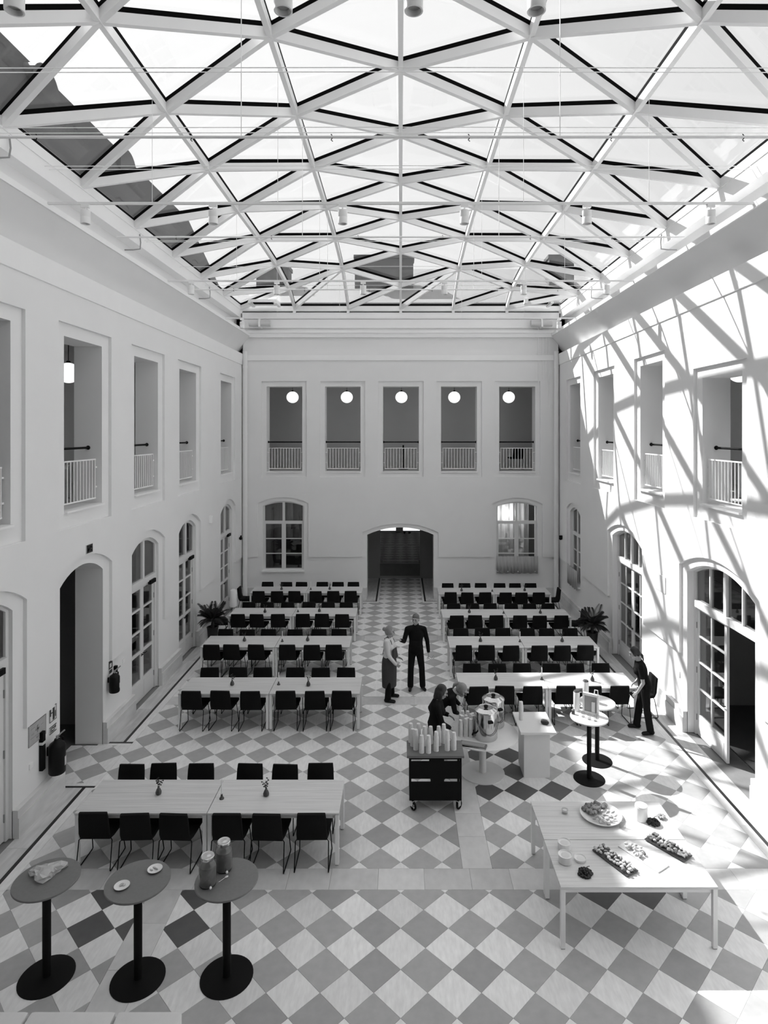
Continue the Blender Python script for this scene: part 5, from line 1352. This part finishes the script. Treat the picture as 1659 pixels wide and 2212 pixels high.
        pn.add([a_ - X * .09, a_ + X * .09, b_ + X * .13, b_ - X * .13] + [q + Fw * .012 for q in (a_ - X * .09, a_ + X * .09, b_ + X * .13, b_ - X * .13)], [(0, 1, 2, 3), (7, 6, 5, 4), (0, 4, 5, 1), (1, 5, 6, 2), (2, 6, 7, 3), (3, 7, 4, 0)])
        pn.build('apron_bib', apron, t)
    return t
def stand(h, fem, yaw, lean=V(0, 0, 0)):
    """relaxed standing joints for height h, facing -Y turned by yaw"""
    R = Matrix.Rotation(yaw, 3, 'Z'); k_ = h / 1.75; ws = (.165 if fem else .195)
    def q(x, y, z): return R @ V(x, y, z) * 1.0
    J = {'pelvis': q(0, 0, .95 * k_), 'chest': q(0, .01, 1.40 * k_) + lean, 'head': q(0, -.02, 1.615 * k_) + lean * 1.3}
    for s, x in (('r', -1), ('l', 1)):
        J['sh' + s] = q(x * ws, .01, 1.40 * k_) + lean; J['el' + s] = q(x * (ws + .05), .03, 1.10 * k_) + lean * .6; J['wr' + s] = q(x * (ws + .06), -.04, .85 * k_) + lean * .3
        J['hip' + s] = q(x * .085, 0, .90 * k_); J['kn' + s] = q(x * .1, -.015, .49 * k_); J['an' + s] = q(x * .105, .02, .09); J['toe' + s] = yaw
    return J
# man in black, turned a little to the woman, right forearm raised
J = stand(1.79, False, -.25)
J['elr'] = V(-.28, -.05, 1.15); J['wrr'] = V(-.36, -.25, 1.235); J['shr'] = V(-.20, -.03, 1.43)
J['ell'] = V(.27, .06, 1.13); J['wrl'] = V(.30, -.02, .88); J['anr'] = V(-.13, -.02, .09); J['anl'] = V(.16, .0, .09); J['toel'] = .35; J['toer'] = -.1
J['knr'] = V(-.12, -.04, .5); J['knl'] = V(.14, -.02, .5)
pm = person('man in black shirt and trousers gesturing in the aisle', (.36, 14.72, 0), J, -.25, 'hairgrey', 'blackcloth', 'blackcloth', 1.93,
       {'r': ((-.8, -.5, .35), (.2, .3, 1), .15), 'l': ((.05, -.1, -1), (1, 0, 0), .5)}, headyaw=-.35, headpitch=.06, fem=False)
t = thing('spectacles', 'folded spectacles dangling from the hand of the man in black', 'spectacles', (.36 + .31, 14.72 - .05, .74))
for s in (-1, 1): MB().tube([(s * .03 + .022 * math.cos(a * .63), 0, .022 * math.sin(a * .63)) for a in range(11)], .0025, 5).build('rim', 'blackmetal', t)
MB().tube([(-.01, 0, 0), (.01, 0, 0)], .0025, 5).build('bridge', 'blackmetal', t)
for s in (-1, 1): MB().tube([(s * .05, 0, .005), (s * .055 + .05, .02, .06), (s * .05 + .08, .03, .02)], .0025, 5).build('temple', 'blackmetal', t)
# woman in white shirt and long grey apron, facing the man
yw = 1.15
J = stand(1.68, True, yw)
J['shr'] = V(-.06, -.15, 1.36); J['elr'] = V(-.01, -.2, 1.07); J['wrr'] = V(.15, -.2, .88)
J['shl'] = V(.0, .16, 1.36); J['ell'] = V(.06, .2, 1.08); J['wrl'] = V(.2, .1, .93)
J['anr'] = V(-.03, -.13, .09); J['anl'] = V(.05, .17, .09); J['knr'] = V(-.0, -.11, .48); J['knl'] = V(.04, .13, .48); J['toer'] = yw + .15; J['toel'] = yw + .2
person('woman in white shirt and long grey apron facing the man', (-.26, 14.12, 0), J, yw, 'hairfair', 'whitecloth', 'blackcloth', 1.95,
       {'r': ((.7, .3, -.5), (0, -1, .2), .5), 'l': ((.8, -.3, -.2), (0, .6, .6), .5)}, headyaw=1.35, apron='apron', hairstyle='bun')
# dark-haired woman in black, left of the urns, back half turned to the viewer
yw = 1.75
J = stand(1.66, True, yw, V(.06, .02, -.02))
J['shr'] = V(.03, -.16, 1.31); J['elr'] = V(.12, -.2, 1.04); J['wrr'] = V(.26, -.16, .95); J['shl'] = V(.05, .15, 1.31); J['ell'] = V(.13, .2, 1.06); J['wrl'] = V(.25, .10, 1.06)
J['head'] = V(.13, .02, 1.50)
person('dark-haired woman in black reaching toward the cup stacks', (.60, 10.95, 0), J, yw, 'hairdark', 'blackcloth', 'blackcloth', 1.9,
       {'r': ((.8, .2, -.5), (0, -.6, .8), .6), 'l': ((.8, -.2, -.4), (0, .6, .8), .6)}, headyaw=1.5, headpitch=.35, hairstyle='bob')
# fair-haired woman bending over the urn table
yw = 1.45
J = stand(1.68, True, yw)
J['pelvis'] = V(-.02, 0, .90); J['chest'] = V(.26, -.04, 1.17); J['head'] = V(.45, -.08, 1.25)
J['shr'] = V(.26, -.19, 1.14); J['elr'] = V(.30, -.25, .93); J['wrr'] = V(.36, -.16, .86); J['shl'] = V(.25, .12, 1.15); J['ell'] = V(.33, .2, .96); J['wrl'] = V(.42, .12, .90)
for s in 'lr': J['hip' + s].z = .87; J['kn' + s].z = .47
person('fair-haired woman in black bending over the urn table', (.70, 11.72, 0), J, yw, 'hairfair', 'blackcloth', 'blackcloth', 1.9,
       {'r': ((.8, .1, -.5), (0, -.4, .9), .6), 'l': ((.8, -.1, -.4), (0, .4, .9), .6)}, headyaw=1.1, headpitch=.55, hairstyle='pony')
# woman in black T-shirt at the end of the right table
yw = -1.85
J = stand(1.72, True, yw, V(-.12, .02, -.02))
J['pelvis'] = V(.0, 0, .95); J['chest'] = V(-.10, .03, 1.37); J['head'] = V(-.19, .06, 1.575)
J['shl'] = V(-.13, -.13, 1.35); J['ell'] = V(-.11, -.19, 1.06); J['wrl'] = V(-.21, -.16, .87)
J['shr'] = V(-.06, .18, 1.36); J['elr'] = V(.06, .25, 1.10); J['wrr'] = V(-.10, .22, .93)
J['anl'] = V(.06, -.13, .09); J['knl'] = V(-.0, -.1, .5); J['anr'] = V(-.10, .17, .09); J['knr'] = V(-.06, .13, .5); J['toel'] = -1.45; J['toer'] = -1.6
person('woman in black T-shirt leaning at the end of the right table', (4.96, 12.62, 0), J, yw, 'hairdark', 'blackcloth', 'blackcloth', .62,
       {'l': ((-.6, .1, -.6), (-.5, -.6, .4), .6), 'r': ((-.8, -.1, -.5), (-.4, .6, .5), .5)}, headyaw=-1.7, headpitch=.35, hairstyle='lowpony')
